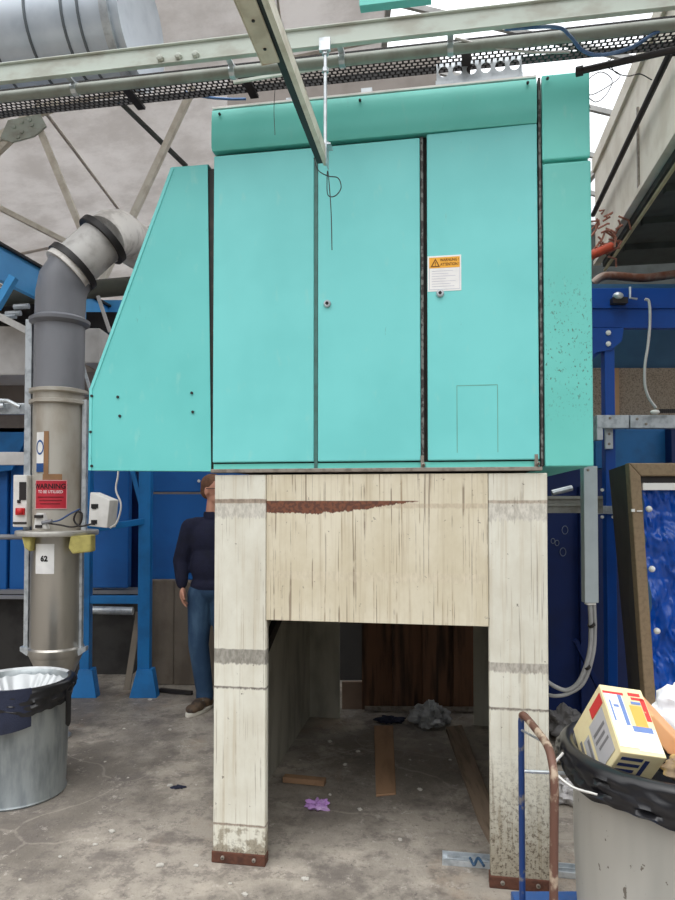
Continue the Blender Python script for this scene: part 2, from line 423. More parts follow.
# textures in this root's local frame start at z 1.72
MB(U).box(-.016, 1.415, .045, 1.95, 1.735, 3.36).build('carcass', DARKGAP, cb)
MB(U).box(1.43, 1.615, .02, 1.95, 1.74, 3.375).build('side_duct', TEALD, cb)
MB(U).box(-.016, 1.418, -.012, .05, 1.722, 1.738).build('bottom_lip', LIPM, cb, bevel=.002)
MB(U).box(-.01, 1.41, .012, .05, 1.738, 1.762).build('bottom_rail', TEALD, cb)
b = MB(U)
for (uu, zz) in ((.93,1.75), (1.40,1.75)): b.lathe((uu,.012,zz), [(.008,0),(.008,.03),(.003,.034)], 8, axis=(0,-1,0)); b.box(uu-.012, uu+.002, -.004, .012, 1.738, 1.79)
split(b, 'hinge_pin', LIPM, cb)
def door(u0, u1, z0, z1a, z1b, lock):
    b = MB(U); b.prism([(u0,0,z0),(u1,0,z0),(u1,0,z1b),(u0,0,z1a)], (0,.03,0))
    d = b.build('door', TEAL, cb, bevel=.005)
    if lock:
        b = MB(U); b.lathe((lock[0],-.001,lock[1]), [(.0165,0),(.0165,.006),(.012,.011),(.0001,.011)], 20, axis=(0,-1,0))
        l = b.build('lock', GALV, d, smooth=40)
        b = MB(U); b.lathe((lock[0],-.0115,lock[1]), [(.0075,0),(.0075,.002),(.0001,.002)], 12, axis=(0,-1,0)); b.build('keyhole', INK, l)
    return d
door(-.012, .452, 1.768, 3.163, 3.163, None)
door(.470, .918, 1.768, 3.163, 3.166, (.513,2.461))
d3 = door(.948, 1.408, 1.768, 3.178, 3.184, (1.003,2.482))
MB(U).box(.453, .468, .006, .045, 1.74, 3.17).build('seam_strip', mat('dark_teal', (72,118,112), .5, c2=(60,84,78), sc=20), cb)
CHIP = mat('chipped_edge', (112,116,112), .6, c2=(50,44,42), sc=45, lo=.45, hi=.55, amt=1)
MB(U).box(.921, .932, .004, .045, 1.74, 3.17).build('seam_strip', CHIP, cb)
MB(U).box(1.414, 1.424, .004, .045, 1.74, 3.38).build('seam_strip', CHIP, cb)
# faint scratched rectangle
b = MB(U); b.box(1.07, 1.24, -.0008, 0, 2.083, 2.086); b.box(1.07, 1.073, -.0008, 0, 1.80, 2.083); b.box(1.238, 1.241, -.0008, 0, 1.80, 2.083)
b.build('scratch', mat('scratch', (112,172,160), .6), d3)
# sticker
b = MB(U); b.box(.950, 1.092, -.0015, 0, 2.492, 2.645)
stk = b.build('warning_sticker', PAPER, d3); stk['label'] = 'white warning sticker with orange header'
MB(U).box(.957, 1.086, -.0022, -.0015, 2.592, 2.638).build('header', ORANGE, stk)
b = MB(U)
tri = [(.963,2.597),(1.003,2.597),(.983,2.633)]; tri2 = [(.970,2.601),(.996,2.601),(.983,2.625)]
for i in range(3):
    j = (i+1) % 3; a, c, e, g = tri[i], tri[j], tri2[j], tri2[i]
    b.add([(a[0],-.0028,a[1]),(c[0],-.0028,c[1]),(e[0],-.0028,e[1]),(g[0],-.0028,g[1])], [(0,1,2,3)])
b.box(.9815, .9845, -.0028, -.0024, 2.608, 2.619); b.box(.9815, .9845, -.0028, -.0024, 2.603, 2.606)
b.text('WARNUNG !', .0165, lambda x, y: (1.043+x*.82, -.0028, 2.625+y), .0004)
b.text('ATTENTION !', .0165, lambda x, y: (1.044+x*.78, -.0028, 2.606+y), .0004)
b.build('header_lettering', INKO, stk)
b = MB(U)
for k in range(7): b.box(.968, .968+[.09,.07,.1,.06,.1,.08,.095][k], -.0021, -.0015, 2.578-k*.011, 2.5794-k*.011)
b.box(.957,.9585,-.0021,-.0015,2.499,2.592); b.box(1.0845,1.086,-.0021,-.0015,2.499,2.592); b.box(.957,1.086,-.0021,-.0015,2.499,2.5005)
b.build('printed_lines', mat('pale_print', (196,196,210), .7), stk)
# fascia
pf = [(0.0,3.186),(-.010,3.198),(-.012,3.26),(-.010,3.34),(-.002,3.372),(.045,3.378),(.045,3.188)]
b = MB(U); b.prism([(-.02,p[0],p[1]) for p in pf], (1.427,0,0)); b.build('fascia', TEALD, cb, smooth=40)
b = MB(U); b.box(-.02, 1.407, .0, .06, 3.381, 3.390); b.build('top_lip', WHITE, cb)
b = MB(U); b.box(1.428, 1.620, -.004, .02, 3.022, 3.384); b.build('upper_side_cover', TEALD, cb, bevel=.006)
b = MB(U); b.box(1.430, 1.622, -.002, .02, 1.738, 3.008); b.build('lower_side_cover', TEALR, cb, bevel=.006)
b = MB(U)
for (uu, zz) in ((1.37,3.35),(.02,3.345),(.66,3.345),(1.45,3.36)): b.lathe((uu,-.012,zz), [(.006,0),(.006,.008),(.0001,.009)], 8, axis=(0,-1,0))
split(b, 'rivet', BLACK, cb)
# hood
pts = [(-.048,3.135),(-.225,3.135),(-.618,2.124),(-.618,1.738),(-.024,1.730)]
MB(U).box(-.10, -.0155, .03, .05, 1.74, 3.12).build('hood_gap_shade', DARKGAP, cb)  # dark strip added behind the gap so that it reads as shaded
b = MB(U); b.prism([(p[0],.018,p[1]) for p in pts], (0,.004,0))
for i in range(4):
    a, c = pts[i], pts[i+1]; b.prism([(a[0],.018,a[1]),(c[0],.018,c[1]),(c[0],.09,c[1]),(a[0],.09,a[1])], (.004,0,.002))
hd = b.build('slanted_hood', TEALW, cb, bevel=.002)
b = MB(U)
for i in (1,): 
    a, c = pts[i], pts[i+1]; b.prism([(a[0],.014,a[1]),(c[0],.014,c[1]),(c[0]+.014,.014,c[1]-.004),(a[0]+.014,.014,a[1]-.004)], (0,.004,0))
b.box(-.621, -.607, .014, .018, 1.738, 2.124); b.build('folded_edge', TEAL, hd)
b = MB(U)
for (px, py) in ((118,397),(120,416),(192,393),(193,412),(92,396),(91,432),(92,466)):
    r = ray(px, py); vx, vy = -SU, CU; k = (AX*vx+AY*vy+.018)/(r[0]*vx+r[1]*vy)
    x, y, z = r[0]*k-AX, r[1]*k-AY, EYE+r[2]*k; uu = x*CU+y*SU
    b.lathe((uu,.018,z), [(.0065,0),(.0065,.006),(.0001,.007)], 8, axis=(0,-1,0))
split(b, 'screw', BLACK, hd)
# housing bits on top of the cabinet
tp = thing('roof_vent_housing', 'grey metal vent housing with round cut-outs on top of the turquoise cabinet', 'vent', U((.8,.5,3.39)), True)
b = MB(U); b.box(.1, 1.38, .55, 1.3, 3.39, 3.58); b.build('housing', WHITEG, tp)
b = MB(U)
N = 24
for k in range(6):
    uc = 1.02+k*.062; w = .031; z0, z1 = 3.482, 3.558; zc = (z0+z1)/2; ring = []; rim = []
    for i in range(N):
        a = 2*math.pi*i/N; ring.append((uc+.022*math.cos(a), .12, zc+.024*math.sin(a)))
        c, s_ = math.cos(a), math.sin(a); q = 1/max(abs(c), abs(s_)); rim.append((uc+w*c*q, .12, zc+(z1-z0)/2*s_*q))
    b.add(ring+rim, [(i, (i+1) % N, N+(i+1) % N, N+i) for i in range(N)])
b.box(.985, 1.365, .12, .123, 3.39, 3.483); b.build('slotted_bracket', GALV, tp, solid=.003)
b = MB(U); b.box(.3, .36, .1, .5, 3.39, 3.46); b.box(.65, .70, .1, .5, 3.39, 3.47); split(b, 'bracket', GALV, tp)
tag(MB(U).box(-.16, 1.0, .62, .63, 3.585, 3.95).build('grey_sheet_panel', WALLG, frame=True), 'mauve grey sheet standing upright above the vent housing', 'panel')

# ============================================================ OVERHEAD BEAM, PIPE, TRAY
bt = thing('overhead_beam', 'long pale green steel beam crossing overhead in front of the machine top', 'beam', U((-.3,-.25,3.398)), True)
b = MB(U)
b.box(-3.6, 2.4, -.29, -.284, 3.415, 3.49); b.box(-3.6, 2.4, -.30, -.275, 3.410, 3.416); b.box(-3.6, 2.4, -.30, -.20, 3.488, 3.495)
b.build('beam_profile', BEAM, bt, bevel=.003)
def Mz(px, py, v):
    r = ray(px, py); vx, vy = -SU, CU; k = (AX*vx+AY*vy+v)/(r[0]*vx+r[1]*vy)
    x, y, z = r[0]*k-AX, r[1]*k-AY, EYE+r[2]*k; return (x*CU+y*SU, v, z)
b = MB(U)
for px in (161,179,196): 
    p = Mz(px, 50, -.29); b.lathe((p[0],-.290,3.435), [(.016,0),(.016,.01),(.011,.017),(.0001,.019)], 6, axis=(0,-1,0))
split(b, 'bolt', BEAM, bt)
pt = thing('conduit_pipe', 'grey green conduit pipe running along below the overhead beam', 'pipe', U((-.3,-.12,3.44)), True)
b = MB(U); b.tube([(-3.6,-.13,3.454),(2.4,-.13,3.454)], .023, 12); b.build('tube', BEAMD, pt, smooth=50)
for uu in (-.62, .12, .60, 1.05):
    b = MB(U); b.tube([(uu-.012,-.13,3.454),(uu+.012,-.13,3.454)], .029, 12); b.box(uu-.012, uu+.012, -.205, -.13, 3.47, 3.475); b.build('clamp', GALV, pt)
tag(MB(U).bar((.10,-.06,3.455),(.85,-.06,3.50), .012, .012).build('thin_rod', BEAM, frame=True), 'thin pale rod lying under the conduit pipe above middle door', 'rod')
ct = thing('cable_tray', 'black perforated cable tray running overhead behind the pale green beam', 'cable tray', U((-.3,.1,3.55)), True)
b = MB(U); PU, PV = .026, .023; u0 = -3.5; NU = 225; NV = 7; v0 = .01
for i in range(NU):
    for j in range(NV):
        a = u0+i*PU+(j % 2)*PU/2; c = v0+j*PV; z = 3.55
        o = [(a,c,z),(a+PU,c,z),(a+PU,c+PV,z),(a,c+PV,z)]; mm = (a+PU/2, c+PV/2); q = PU*.33
        inn = [(mm[0]-q,mm[1]-q,z),(mm[0]+q,mm[1]-q,z),(mm[0]+q,mm[1]+q,z),(mm[0]-q,mm[1]+q,z)]
        b.add(o+inn, [(k, (k+1) % 4, 4+(k+1) % 4, 4+k) for k in range(4)])
b.build('perforated_base', TRAY, ct, solid=.002)
for vv in (v0-.002, v0+NV*PV):
    MB(U).box(-3.5, 2.36, vv, vv+.003, 3.55, 3.585).build('side_rail', TRAY, ct)
for uu in (-1.35, -.48, .1, 1.1, 2.0):
    MB(U).box(uu, uu+.04, v0, v0+NV*PV+.03, 3.535, 3.549).build('cross_bracket', BLACK, ct)
# hanging channel + rod
hc = thing('hanging_channel', 'cream slotted steel channel coming in from above and ending before the middle door', 'channel', U((.43,-.25,2.94)), True)
E0 = Mz(322,166,-.28); z_ = E0[2]; 
b = MB(U); ua = E0[0]+.005
def chan(b, v1, w, h, z):
    t = .006; b.box(ua-w/2, ua+w/2, v1, -.28, z, z+t); b.box(ua-w/2, ua-w/2+t, v1, -.28, z, z+h); b.box(ua+w/2-t, ua+w/2, v1, -.28, z, z+h)
b.box(ua+.002, ua+.02, -1.9, -.28, z_, z_+.006); b.box(ua+.014, ua+.02, -1.9, -.28, z_, z_+.05); b.box(ua-.025, ua+.02, -1.9, -.28, z_+.045, z_+.05)
b.build('rail', mat('cream_rail', (222,216,200), .5, c2=(180,168,148), sc=12), hc, bevel=.001)
MB(U).box(ua-.024, ua+.001, -1.9, -.285, z_+.008, z_+.045).build('channel_shade', BLACK, hc)  # black fill stands in for the shade inside the channel
b = MB(U); b.box(ua-.066, ua-.012, -1.9, -.93, z_-.002, z_+.006); b.box(ua-.072, ua-.066, -1.9, -.93, z_-.002, z_+.05); b.build('splice_plate', mat('cream_plate', (206,196,176), .5, c2=(170,156,134), sc=14), hc, bevel=.003)
b = MB(U)
for k in range(7): b.lathe((ua-.04,-1.0-k*.12,z_-.002), [(.005,0),(.005,.003),(.0001,.004)], 8, axis=(0,0,-1))
split(b, 'rivet', BLACK, hc)
b = MB(U); b.box(ua+.02, ua+.024, -.34, -.285, z_-.02, z_+.07); b.box(ua-.01, ua+.04, -.34, -.285, z_+.055, z_+.06); b.build('end_bracket', GALV, hc)
tr_ = thing('threaded_rod', 'threaded steel rod hanging from the pale green beam to the channel end', 'rod', U((ua+.012,-.3,z_+.05)), True)
b = MB(U); b.tube([(ua+.012,-.30,z_+.02),(ua+.012,-.30,3.44)], .007, 10); b.build('rod', GALV, tr_)
for zz in (z_+.07, 3.30, 3.37): MB(U).lathe((ua+.012,-.30,zz), [(.014,0),(.014,.016),(.0001,.016)], 6).build('nut', GALV, tr_)
MB(U).box(ua-.01, ua+.034, -.318, -.301, 3.38, 3.43).build('hanger_plate', GALV, tr_)
def wire(name, pts, r, m, label, cat='cable', xf=W, n=8):
    return tag(MB(xf).tube(spline(pts), r, 6).build(name, m, smooth=60), label, cat)
def PW(l, Y): return [PY(x, y, Y) for x, y in l]
wire('black_wire', PW([(314,158),(318,170),(328,176),(338,178),(341,188),(335,196),(328,195),(327,182),(328,172),(331,210),(332,250)], 2.72), .0022, BLACK, 'thin black wire looped at channel end and dangling before middle door')
wire('thin_wire', PW([(275,88),(274,110),(275,135)], 2.75), .0014, BLACK, 'short thin wire dangling left of the channel over the fascia')
wire('blue_cable', PW([(505,29),(555,27),(570,36),(582,50),(600,55),(630,48),(655,33),(678,22)], 2.6), .007, mat('blue_cable', (74,110,160), .5, c2=(120,150,190), sc=20), 'blue grey cable drooping below the perforated tray at top right')
wire('white_cable', PW([(455,38),(490,47),(530,52),(570,52)], 2.7), .005, WHITEG, 'pale grey cable lying under the tray above the right door')
wire('blue_cable', PW([(185,92),(205,97),(228,99),(246,99)], 3.3), .006, mat('blue_cable_b', (90,130,180), .5), 'short blue cable above the top left corner of the cabinet')
wire('tangled_wire', PW([(612,58),(606,66),(620,75),(610,85),(590,95),(586,83),(600,72),(612,80),(606,95),(596,102),(588,98),(590,108)], 3.2), .0022, BLACK, 'tangle of thin wires against the bright skylight at right', 'wire')
wire('tangled_wire', PW([(608,60),(615,72),(628,76),(640,74),(652,80)], 3.2), .0025, BLACK, 'thin loose wire drooping beside the cream duct top', 'wire')
bp = thing('black_pipe', 'dark steel pipe with an open end pointing at the top right cabinet corner', 'pipe', PY(575,72,2.7))
p0, p1 = PY(576,72,2.7), PY(700,44,2.5)
MB().tube([p0, p1], .013, 12).build('tube', BLACK, bp, smooth=50); MB().tube([p0, p0+(p1-p0)*.06], .019, 12).build('end_collar', BLACK, bp, smooth=50)

# silver duct upper left
sd = thing('silver_duct', 'silver round ventilation duct at the top left above the beam', 'duct', U((-1.4,1.0,4.0)), True)
b = MB(U); vd_ = .9; zc = 4.50
b.tube([(-4.6,vd_,zc),(-.80,vd_,zc)], .33, 36); b.build('duct_shell', SILV, sd, smooth=50)
for uu in (-2.4,-2.2,-2.02,-1.84,-1.62,-1.38,-1.15,-1.05):
    MB(U).tube([(uu,vd_,zc),(uu+.015,vd_,zc)], .336, 36).build('seam_ring', SILVS, sd, smooth=50)
MB(U).tube([(-.90,vd_,zc),(-.85,vd_,zc)], .36, 36).build('end_flange', GALV, sd, smooth=50)
# turquoise stripe pipe at the top centre
b = MB(U); b.box(.55, .95, .8, .86, 4.38, 4.9)
tag(b.build('turquoise_box', TEALD, frame=True), 'turquoise casing glimpsed above the beam at the top edge', 'box')
tag(MB(U).ell((.22,.8,3.98), .11, .11, .10).build('dome_lamp', WHITEG, smooth=60, frame=True), 'pale rounded dome above the beam at the top centre', 'lamp')

# ============================================================ ROOF TRUSS
TY = 6.0
tt = thing('roof_truss', 'cream painted steel roof truss with struts meeting behind the grey pipe elbow', 'truss', PY(100,255,TY))
STRM = mat('strut_cream', (244,238,224), .6, c2=(206,196,178), sc=10)
def strut(a, c, w=.07, Y=TY, h=.06): MB().bar(PY(a[0],a[1],Y), PY(c[0],c[1],Y), w, h, (0,1,0)).build('strut', STRM, tt, bevel=.004)
strut((98,270),(35,118), .055); strut((98,290),(193,88), .055); strut((98,258),(-10,203), .045); strut((32,118),(-20,168), .06); strut((20,128),(-20,150), .1)
strut((20,118),(60,104), .08); strut((170,-20),(182,34), .08); strut((212,-20),(204,34), .08)
MB().prism([PY(*p, TY-.06) for p in ((8,120),(40,114),(46,126),(34,136),(12,142),(0,138))], (0,.02,0)).build('gusset_plate', BEAM, tt)
MB().prism([PY(*p, TY-.06) for p in ((160,-10),(205,-10),(205,30),(182,36),(165,20))], (0,.02,0)).build('gusset_plate', BEAM, tt)
b = MB()
for p in ((14,127),(22,132),(22,122),(32,125),(18,137),(30,120),(193,10),(195,22),(184,14)): b.lathe(PY(*p, TY-.06), [(.02,0),(.02,.015),(.0001,.02)], 8, axis=(0,-1,0))
split(b, 'bolt', BEAM, tt)
for i, (a, c, lab) in enumerate([((118,100),(186,166),'thin dark pipe slanting across the roof beside the cream strut'), ((62,95),(80,108),'short grey bracket under the perforated tray at left')]):
    tag(MB().tube([PY(*a, 6.4), PY(*c, 6.4)], .025, 8).build('roof_pipe', DUCTU if i == 0 else GALV), lab, 'pipe')

# ============================================================ CREAM DUCT UPPER RIGHT (runs along v)
def X2(xp, z, d):           # xp right of the camera across v, d along v from camera line
    return Vector((xp*CU-d*SU, xp*SU+d*CU, z))
DX = lambda p: X2(p[0], p[2], p[1])
cd = thing('cream_duct', 'large cream sheet metal duct with dark underside at upper right', 'duct', X2(1.6,3.78,5), False)
b = MB(DX); b.box(1.36, 1.40, 2.0, 6.6, 3.80, 4.80); b.build('side_sheet', CREAMC, cd)
b = MB(DX); b.box(1.335, 1.36, 2.0, 6.6, 4.68, 4.81); b.box(1.34,1.36,2.0,6.6,3.80,3.84); split(b, 'edge_flange', CREAMC, cd)
b = MB(DX); b.box(1.345, 1.36, 3.9, 3.92, 3.84, 4.44); b.box(1.345, 1.36, 5.1, 5.12, 3.84, 4.44); split(b, 'seam', LIPM, cd)
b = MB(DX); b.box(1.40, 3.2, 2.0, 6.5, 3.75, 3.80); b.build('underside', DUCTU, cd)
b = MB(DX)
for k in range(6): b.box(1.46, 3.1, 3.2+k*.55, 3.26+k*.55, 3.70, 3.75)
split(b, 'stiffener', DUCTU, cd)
MB(DX).tube([(1.42,2.0,3.72),(1.42,6.5,3.72)], .014, 8).build('edge_pipe', mat('cream_edge', (196,188,150), .6), cd)
MB(DX).tube([(1.30,1.9,4.30),(1.30,6.4,4.20)], .022, 8).build('black_pipe', BLACK, cd)
b = MB(DX); b.hexa((1.7,4.7,3.66), (.45,.25,0), (.05,.5,-.1), (0,0,.01)); b.hexa((2.1,5.2,3.6), (.5,0,.0), (0,.7,-.06), (0,0,.01))
tag(b.build('reflector', WHITEG), 'loose pale sheets hanging below the dark duct underside', 'sheet')
b = MB()
for k in range(26):
    p = PY(607+random.uniform(-12,12), 238+random.uniform(-24,24), 5.2); q = p+Vector((random.uniform(-.12,.12), random.uniform(-.05,.05), random.uniform(-.16,.16)))
    b.tube([p, (p+q)/2+Vector((.03,0,.02)), q], .008, 5)
tag(b.build('rusty_wire_tangle', mat('rusty_wire', (168,112,92), .7, c2=(110,66,52), sc=30)), 'tangle of rusty reddish straps at the lower end of the cream duct', 'wire', kind='stuff')
tag(MB().tube([PY(590,256,5.2), PY(612,246,5.2)], .035, 10).build('orange_pipe', ORR, smooth=50), 'short orange red pipe beside the cabinet right edge', 'pipe')
tag(MB().tube(spline([PY(592,284,4.9), PY(606,276,4.9), PY(640,278,4.9), PY(655,277,4.9), PY(690,272,4.9)]), .03, 10).build('brown_pipe', COPPER, smooth=50), 'brown and silver pipe lying on top of the royal blue beam', 'pipe')
b = MB(); PB(b, 585, 284, 700, 290, 4.85, .5); tag(b.build('grey_ledge', BLUEG), 'thin grey blue ledge under the brown pipe', 'ledge')
b = MB(); a = PY(585,286,7.2); c = PY(720,225,7.2); b.box(a.x, c.x, 7.2, 7.4, 0, c.z); tag(b.build('dark_equipment', DUCTU), 'dark equipment in shade beyond the royal blue beam', 'machine')

# ============================================================ RIGHT SIDE: royal blue conveyor frame
YB = 4.5
bf = thing('royal_blue_frame', 'royal blue steel conveyor frame standing right of the machine', 'frame', (PY(610,500,YB).x, YB, 0))
b = MB(); PB(b, 560, 288, 740, 328, YB, .05); b.build('top_beam', BLUER, bf, bevel=.004)
b = MB(); PB(b, 560, 306, 740, 308, YB-.012, .012); b.build('beam_seam', BLUER, bf)
xa, xb = PY(605,500,YB).x, PY(615,500,YB).x
b = MB(); b.box(xa, xb, YB-.02, YB+.05, 0, PY(0,340,YB).z); b.build('post', BLUER, bf, bevel=.004)
b = MB(); b.prism([PY(*p, YB-.03) for p in ((585,328),(624,328),(622,341),(611,350),(598,352),(585,360))], (0,.012,0)); g_ = b.build('gusset_plate', BLUER, bf, bevel=.002)
for yy in (333, 344):
    b = MB(); b.lathe(PY(608,yy,YB-.03), [(.017,0),(.017,.01),(.0001,.014)], 8, axis=(0,-1,0)); split(b, 'bolt', WHITE, bf)
b = MB(); b.bar(PY(585,362,YB+.02), PY(604,347,YB+.02), .04, .03); b.build('diagonal_brace', BLUER, bf)
b = MB(); b.bar(PY(575,640,YB+.25), PY(600,690,YB+.25), .05, .03); b.build('diagonal_brace', NAVY, bf)
se = thing('sensor', 'small grey and black sensor with bracket on the royal blue beam', 'sensor', PY(618,302,YB-.05))
b = MB(); b.ell(PY(618,296,YB-.05), .035, .03, .025); b.build('sensor_body', GALV, se, smooth=60)
b = MB(); PB(b, 613, 297, 628, 303, YB-.06, .05); b.build('sensor_base', BLACK, se)
b = MB(); b.tube([PY(630,287,YB-.04), PY(630,298,YB-.04), PY(637,299,YB-.04)], .008, 8); split(b, 'bracket', GALV, se)
wire('white_cable', PW([(645,299),(649,302),(650,320),(648,345),(645,365),(645,385),(649,398),(656,408)], YB-.08), .009, WHITEG, 'thin grey cable hanging from the royal blue beam to the rail')
b = MB(); b.ell(PY(655,412,YB-.2), .03, .02, .015); 
tag(b.build('cable_gland', WHITE, smooth=60), 'small white cable end sitting on the galvanised rail', 'connector')
b = MB(); 
for k in range(9): b.tube([PY(660+k*2, 409, YB-.19), PY(660.8+k*2, 413, YB-.19)], .007, 8)
tag(b.build('drag_chain', BLACK), 'black cable chain lying on the galvanised rail at the right edge', 'chain')
b = MB(); a = PY(560,369,5.5); c = PY(740,326,5.5); b.box(a.x, c.x, 5.5, 5.55, 0, c.z); tag(b.build('blue_back_panel', BLUEG), 'dull grey blue panel behind the royal blue beam', 'panel')
b = MB(); PB(b, 560, 368, 740, 416, 5.4, .05); tag(b.build('speckled_board', GRAVEL), 'beige speckled board behind the royal blue post', 'board')
b = MB(); PB(b, 614, 368, 619, 416, 5.35, .04); tag(b.build('wooden_strip', mat('wood_strip', (190,150,110), .7)), 'narrow wooden strip right of the royal blue post', 'strip')
b = MB(); PB(b, 596, 428, 671, 468, 5.2, .3); tag(b.build('blue_chute', mat('mid_blue', (30,108,170), .45)), 'mid blue metal chute below the galvanised rail', 'chute')
b = MB(); PB(b, 672, 428, 740, 475, 5.1, .3); tag(b.build('blue_chute', NAVY), 'dark blue metal casing at the right edge below the rail', 'casing')
gr = thing('galvanised_rail', 'galvanised cable rail crossing in front of the royal blue post', 'rail', PY(636,421,YB-.12))
b = MB(); PB(b, 597, 415, 629, 428, YB-.12, .07); PB(b, 630.5, 415, 740, 428, YB-.12, .07); split(b, 'trunking', GALV, gr, bevel=.003)
b = MB(); PB(b, 597, 428, 603, 440, YB-.12, .07); b.build('corner_bracket', GALV, gr, bevel=.003)
b = MB(); PB(b, 605.5, 428, 613, 449, YB-.05, .02); b.build('hanger', GALV, gr, bevel=.003)
b = MB()
for p in ((637,419),(646,424),(610,418),(609,434),(609,444)): b.lathe(PY(*p, YB-.122), [(.009,0),(.009,.005),(.0001,.006)], 8, axis=(0,-1,0))
split(b, 'screw', LIPM, gr)
# vertical trunking with conduit
vt = thing('cable_trunking', 'tall grey cable trunking hanging below the right edge of the cabinet', 'trunking', PY(591,603,3.9))
b = MB(); PB(b, 585, 466, 597.5, 603, 3.9, .06); split(b, 'trunking', mat('zinc_trunking', (176,186,190), .5, .2, c2=(160,170,174), sc=6), vt, bevel=.003)
b = MB(); PB(b, 587, 603, 596, 605, 3.91, .04); b.build('bottom_cap', WHITE, vt)
b = MB(); b.lathe(PY(588,470,3.9), [(.008,0),(.008,.004),(.0001,.005)], 8, axis=(0,-1,0)); split(b, 'screw', LIPM, vt)
b = MB(); b.tube(spline([PY(590,603,3.93), PY(591,630,3.93), PY(589,655,3.93), PY(580,680,3.95), PY(568,690,3.98), PY(556,687,4.0), PY(545,680,4.05)]), .013, 10)
b.tube(spline([PY(594,603,3.93), PY(595,630,3.93), PY(593,655,3.93), PY(584,682,3.95), PY(570,693,3.98), PY(556,696,4.0), PY(545,694,4.05)]), .011, 10)
cc = tag(b.build('flexible_conduit', mat('grey_conduit', (160,160,160), .5), smooth=60), 'pair of grey flexible conduits curving from the trunking to behind the leg', 'conduit')
for p in ((591.5,625,3.93),(587,667,3.94)): 
    b = MB(); a = PY(*p); b.tube([a-Vector((-.004,0,.006)), a+Vector((-.004,0,.006))], .03, 10, flat=.7); b.build('cable_tie', BLACK, cc)
hb = thing('steel_crossbar', 'dirty grey steel crossbar between the stand and the royal blue post', 'bar', PY(578,505,4.2))
b = MB(); PB(b, 540, 497, 603, 513, 4.2, .05); PB(b, 540, 496, 603, 499, 4.185, .015); PB(b, 540, 504, 603, 506, 4.19, .01); b.build('bar', mat('dirty_bar', (150,150,144), .5, .3, c2=(110,106,98), sc=12), hb)
b = MB(); PB(b, 597, 506, 617, 514, YB-.05, .02); b.build('clamp_plate', GALV, hb, bevel=.002)
b = MB()
for p in ((602,490),(613,491),(602,517),(613,517),(601,510)): b.lathe(PY(*p, YB-.055), [(.011,0),(.011,.008),(.0001,.01)], 8, axis=(0,-1,0))
split(b, 'bolt', WHITE, hb)
b = MB(); b.tube([PY(552,493,4.6), PY(572,488,4.6)], .02, 8)
tag(b.build('short_tube', GALV), 'short bright steel tube in the gap above the crossbar', 'tube')
nv = thing('navy_cabinet', 'dark navy machine side panel in shade behind the right leg', 'panel', (PY(580,600,5.0).x, 5.0, 0))
b = MB(); q0, q1 = PY(520,470,5.0), PY(628,470,5.0); b.box(q0.x, q1.x, 5.0, 5.25, 0.02, q0.z); b.build('casing', NAVY, nv)
b = MB(); b.box(PY(575,0,4.95).x, PY(579,0,4.95).x, 4.95, 5.0, .05, 1.7); b.build('vertical_rib', NAVY, nv)
b = MB()
for (p, r_) in (((565,530),.022),((563,552),.022),((557,543),.015),((553,541),.014)):
    c = PY(*p, 4.995); b.tube([c+Vector((r_*math.cos(a/10*6.283), 0, 1.4*r_*math.sin(a/10*6.283))) for a in range(11)], .003, 5)
b.build('chalk_mark', mat('chalk', (120,130,150), .8), nv)
# taupe framed panel with blue sheet
tf = thing('taupe_frame_panel', 'taupe edged leaning frame holding crinkled blue plastic sheet at the right edge', 'panel', (1.75, 3.9, 0))
def TL(px, py, Y=3.85): return PY(px, py, Y)
def fr(a, c, e, g, name, m, d=.06): MB().prism([TL(*a), TL(*c), TL(*e), TL(*g)], (0,d,0)).build(name, m, tf, bevel=.008)
zb = lambda px: 815
fr((629,463),(745,463),(745,476),(641,476), 'top_edge', TAUPE)
fr((629,464),(641,476),(656,700),(664,775), 'x', TAUPE) if False else None
MB().prism([TL(629,463), TL(641,476), TL(656,700), TL(662,780), TL(651,780), TL(645,700)], (0,.06,0)).build('side_edge', TAUPE, tf, bevel=.006)
b = MB(); b.add([TL(629.5,464,3.9), TL(652,779,3.9), PY(636,735,4.4), PY(612,470,4.4)], [(0,1,2,3)]); b.build('side_face', mat('dark_taupe', (74,68,60), .8), tf, solid=.02)
b = MB(); PB(b, 641, 476, 745, 483, 3.88, .03); b.build('shadow_gap', BLACK, tf)
b = MB(); PB(b, 643, 483, 745, 490, 3.86, .03); b.build('white_batten', WHITE, tf)
def sheet(i, j):
    x = 641+j*20+i*(745-641-j*20); y = 488+j*292; p = TL(x, y, 3.9)
    w = noise.noise(Vector((i*4, j*7, 1)))*.05+noise.noise(Vector((i*11+j*6, j*15, 4)))*.03+abs(noise.noise(Vector((i*22-j*8, j*26, 9))))*.03
    return p+Vector((0, -w, 0))
b = MB(); b.surf(sheet, 70, 130)
b.build('blue_sheet', mat('blue_plastic', (8,72,166), .25, 0, c2=(14,84,180), sc=4), tf, smooth=60)
for p in ((649,509),(652,569),(657,631)):
    b = MB(); b.ell(TL(*p, 3.83), .018, .018, .018, 12, 8); b.build('washer', WHITE, tf, smooth=60)
b = MB(); a = TL(637,511,3.845); b.box(a.x-.03, a.x-.012, a.y-.003, a.y+.01, a.z-.005, a.z+.012); b.box(a.x+.0, a.x+.03, a.y-.003, a.y+.01, a.z-.004, a.z+.004); b.build('paint_chip', WHITE, tf)

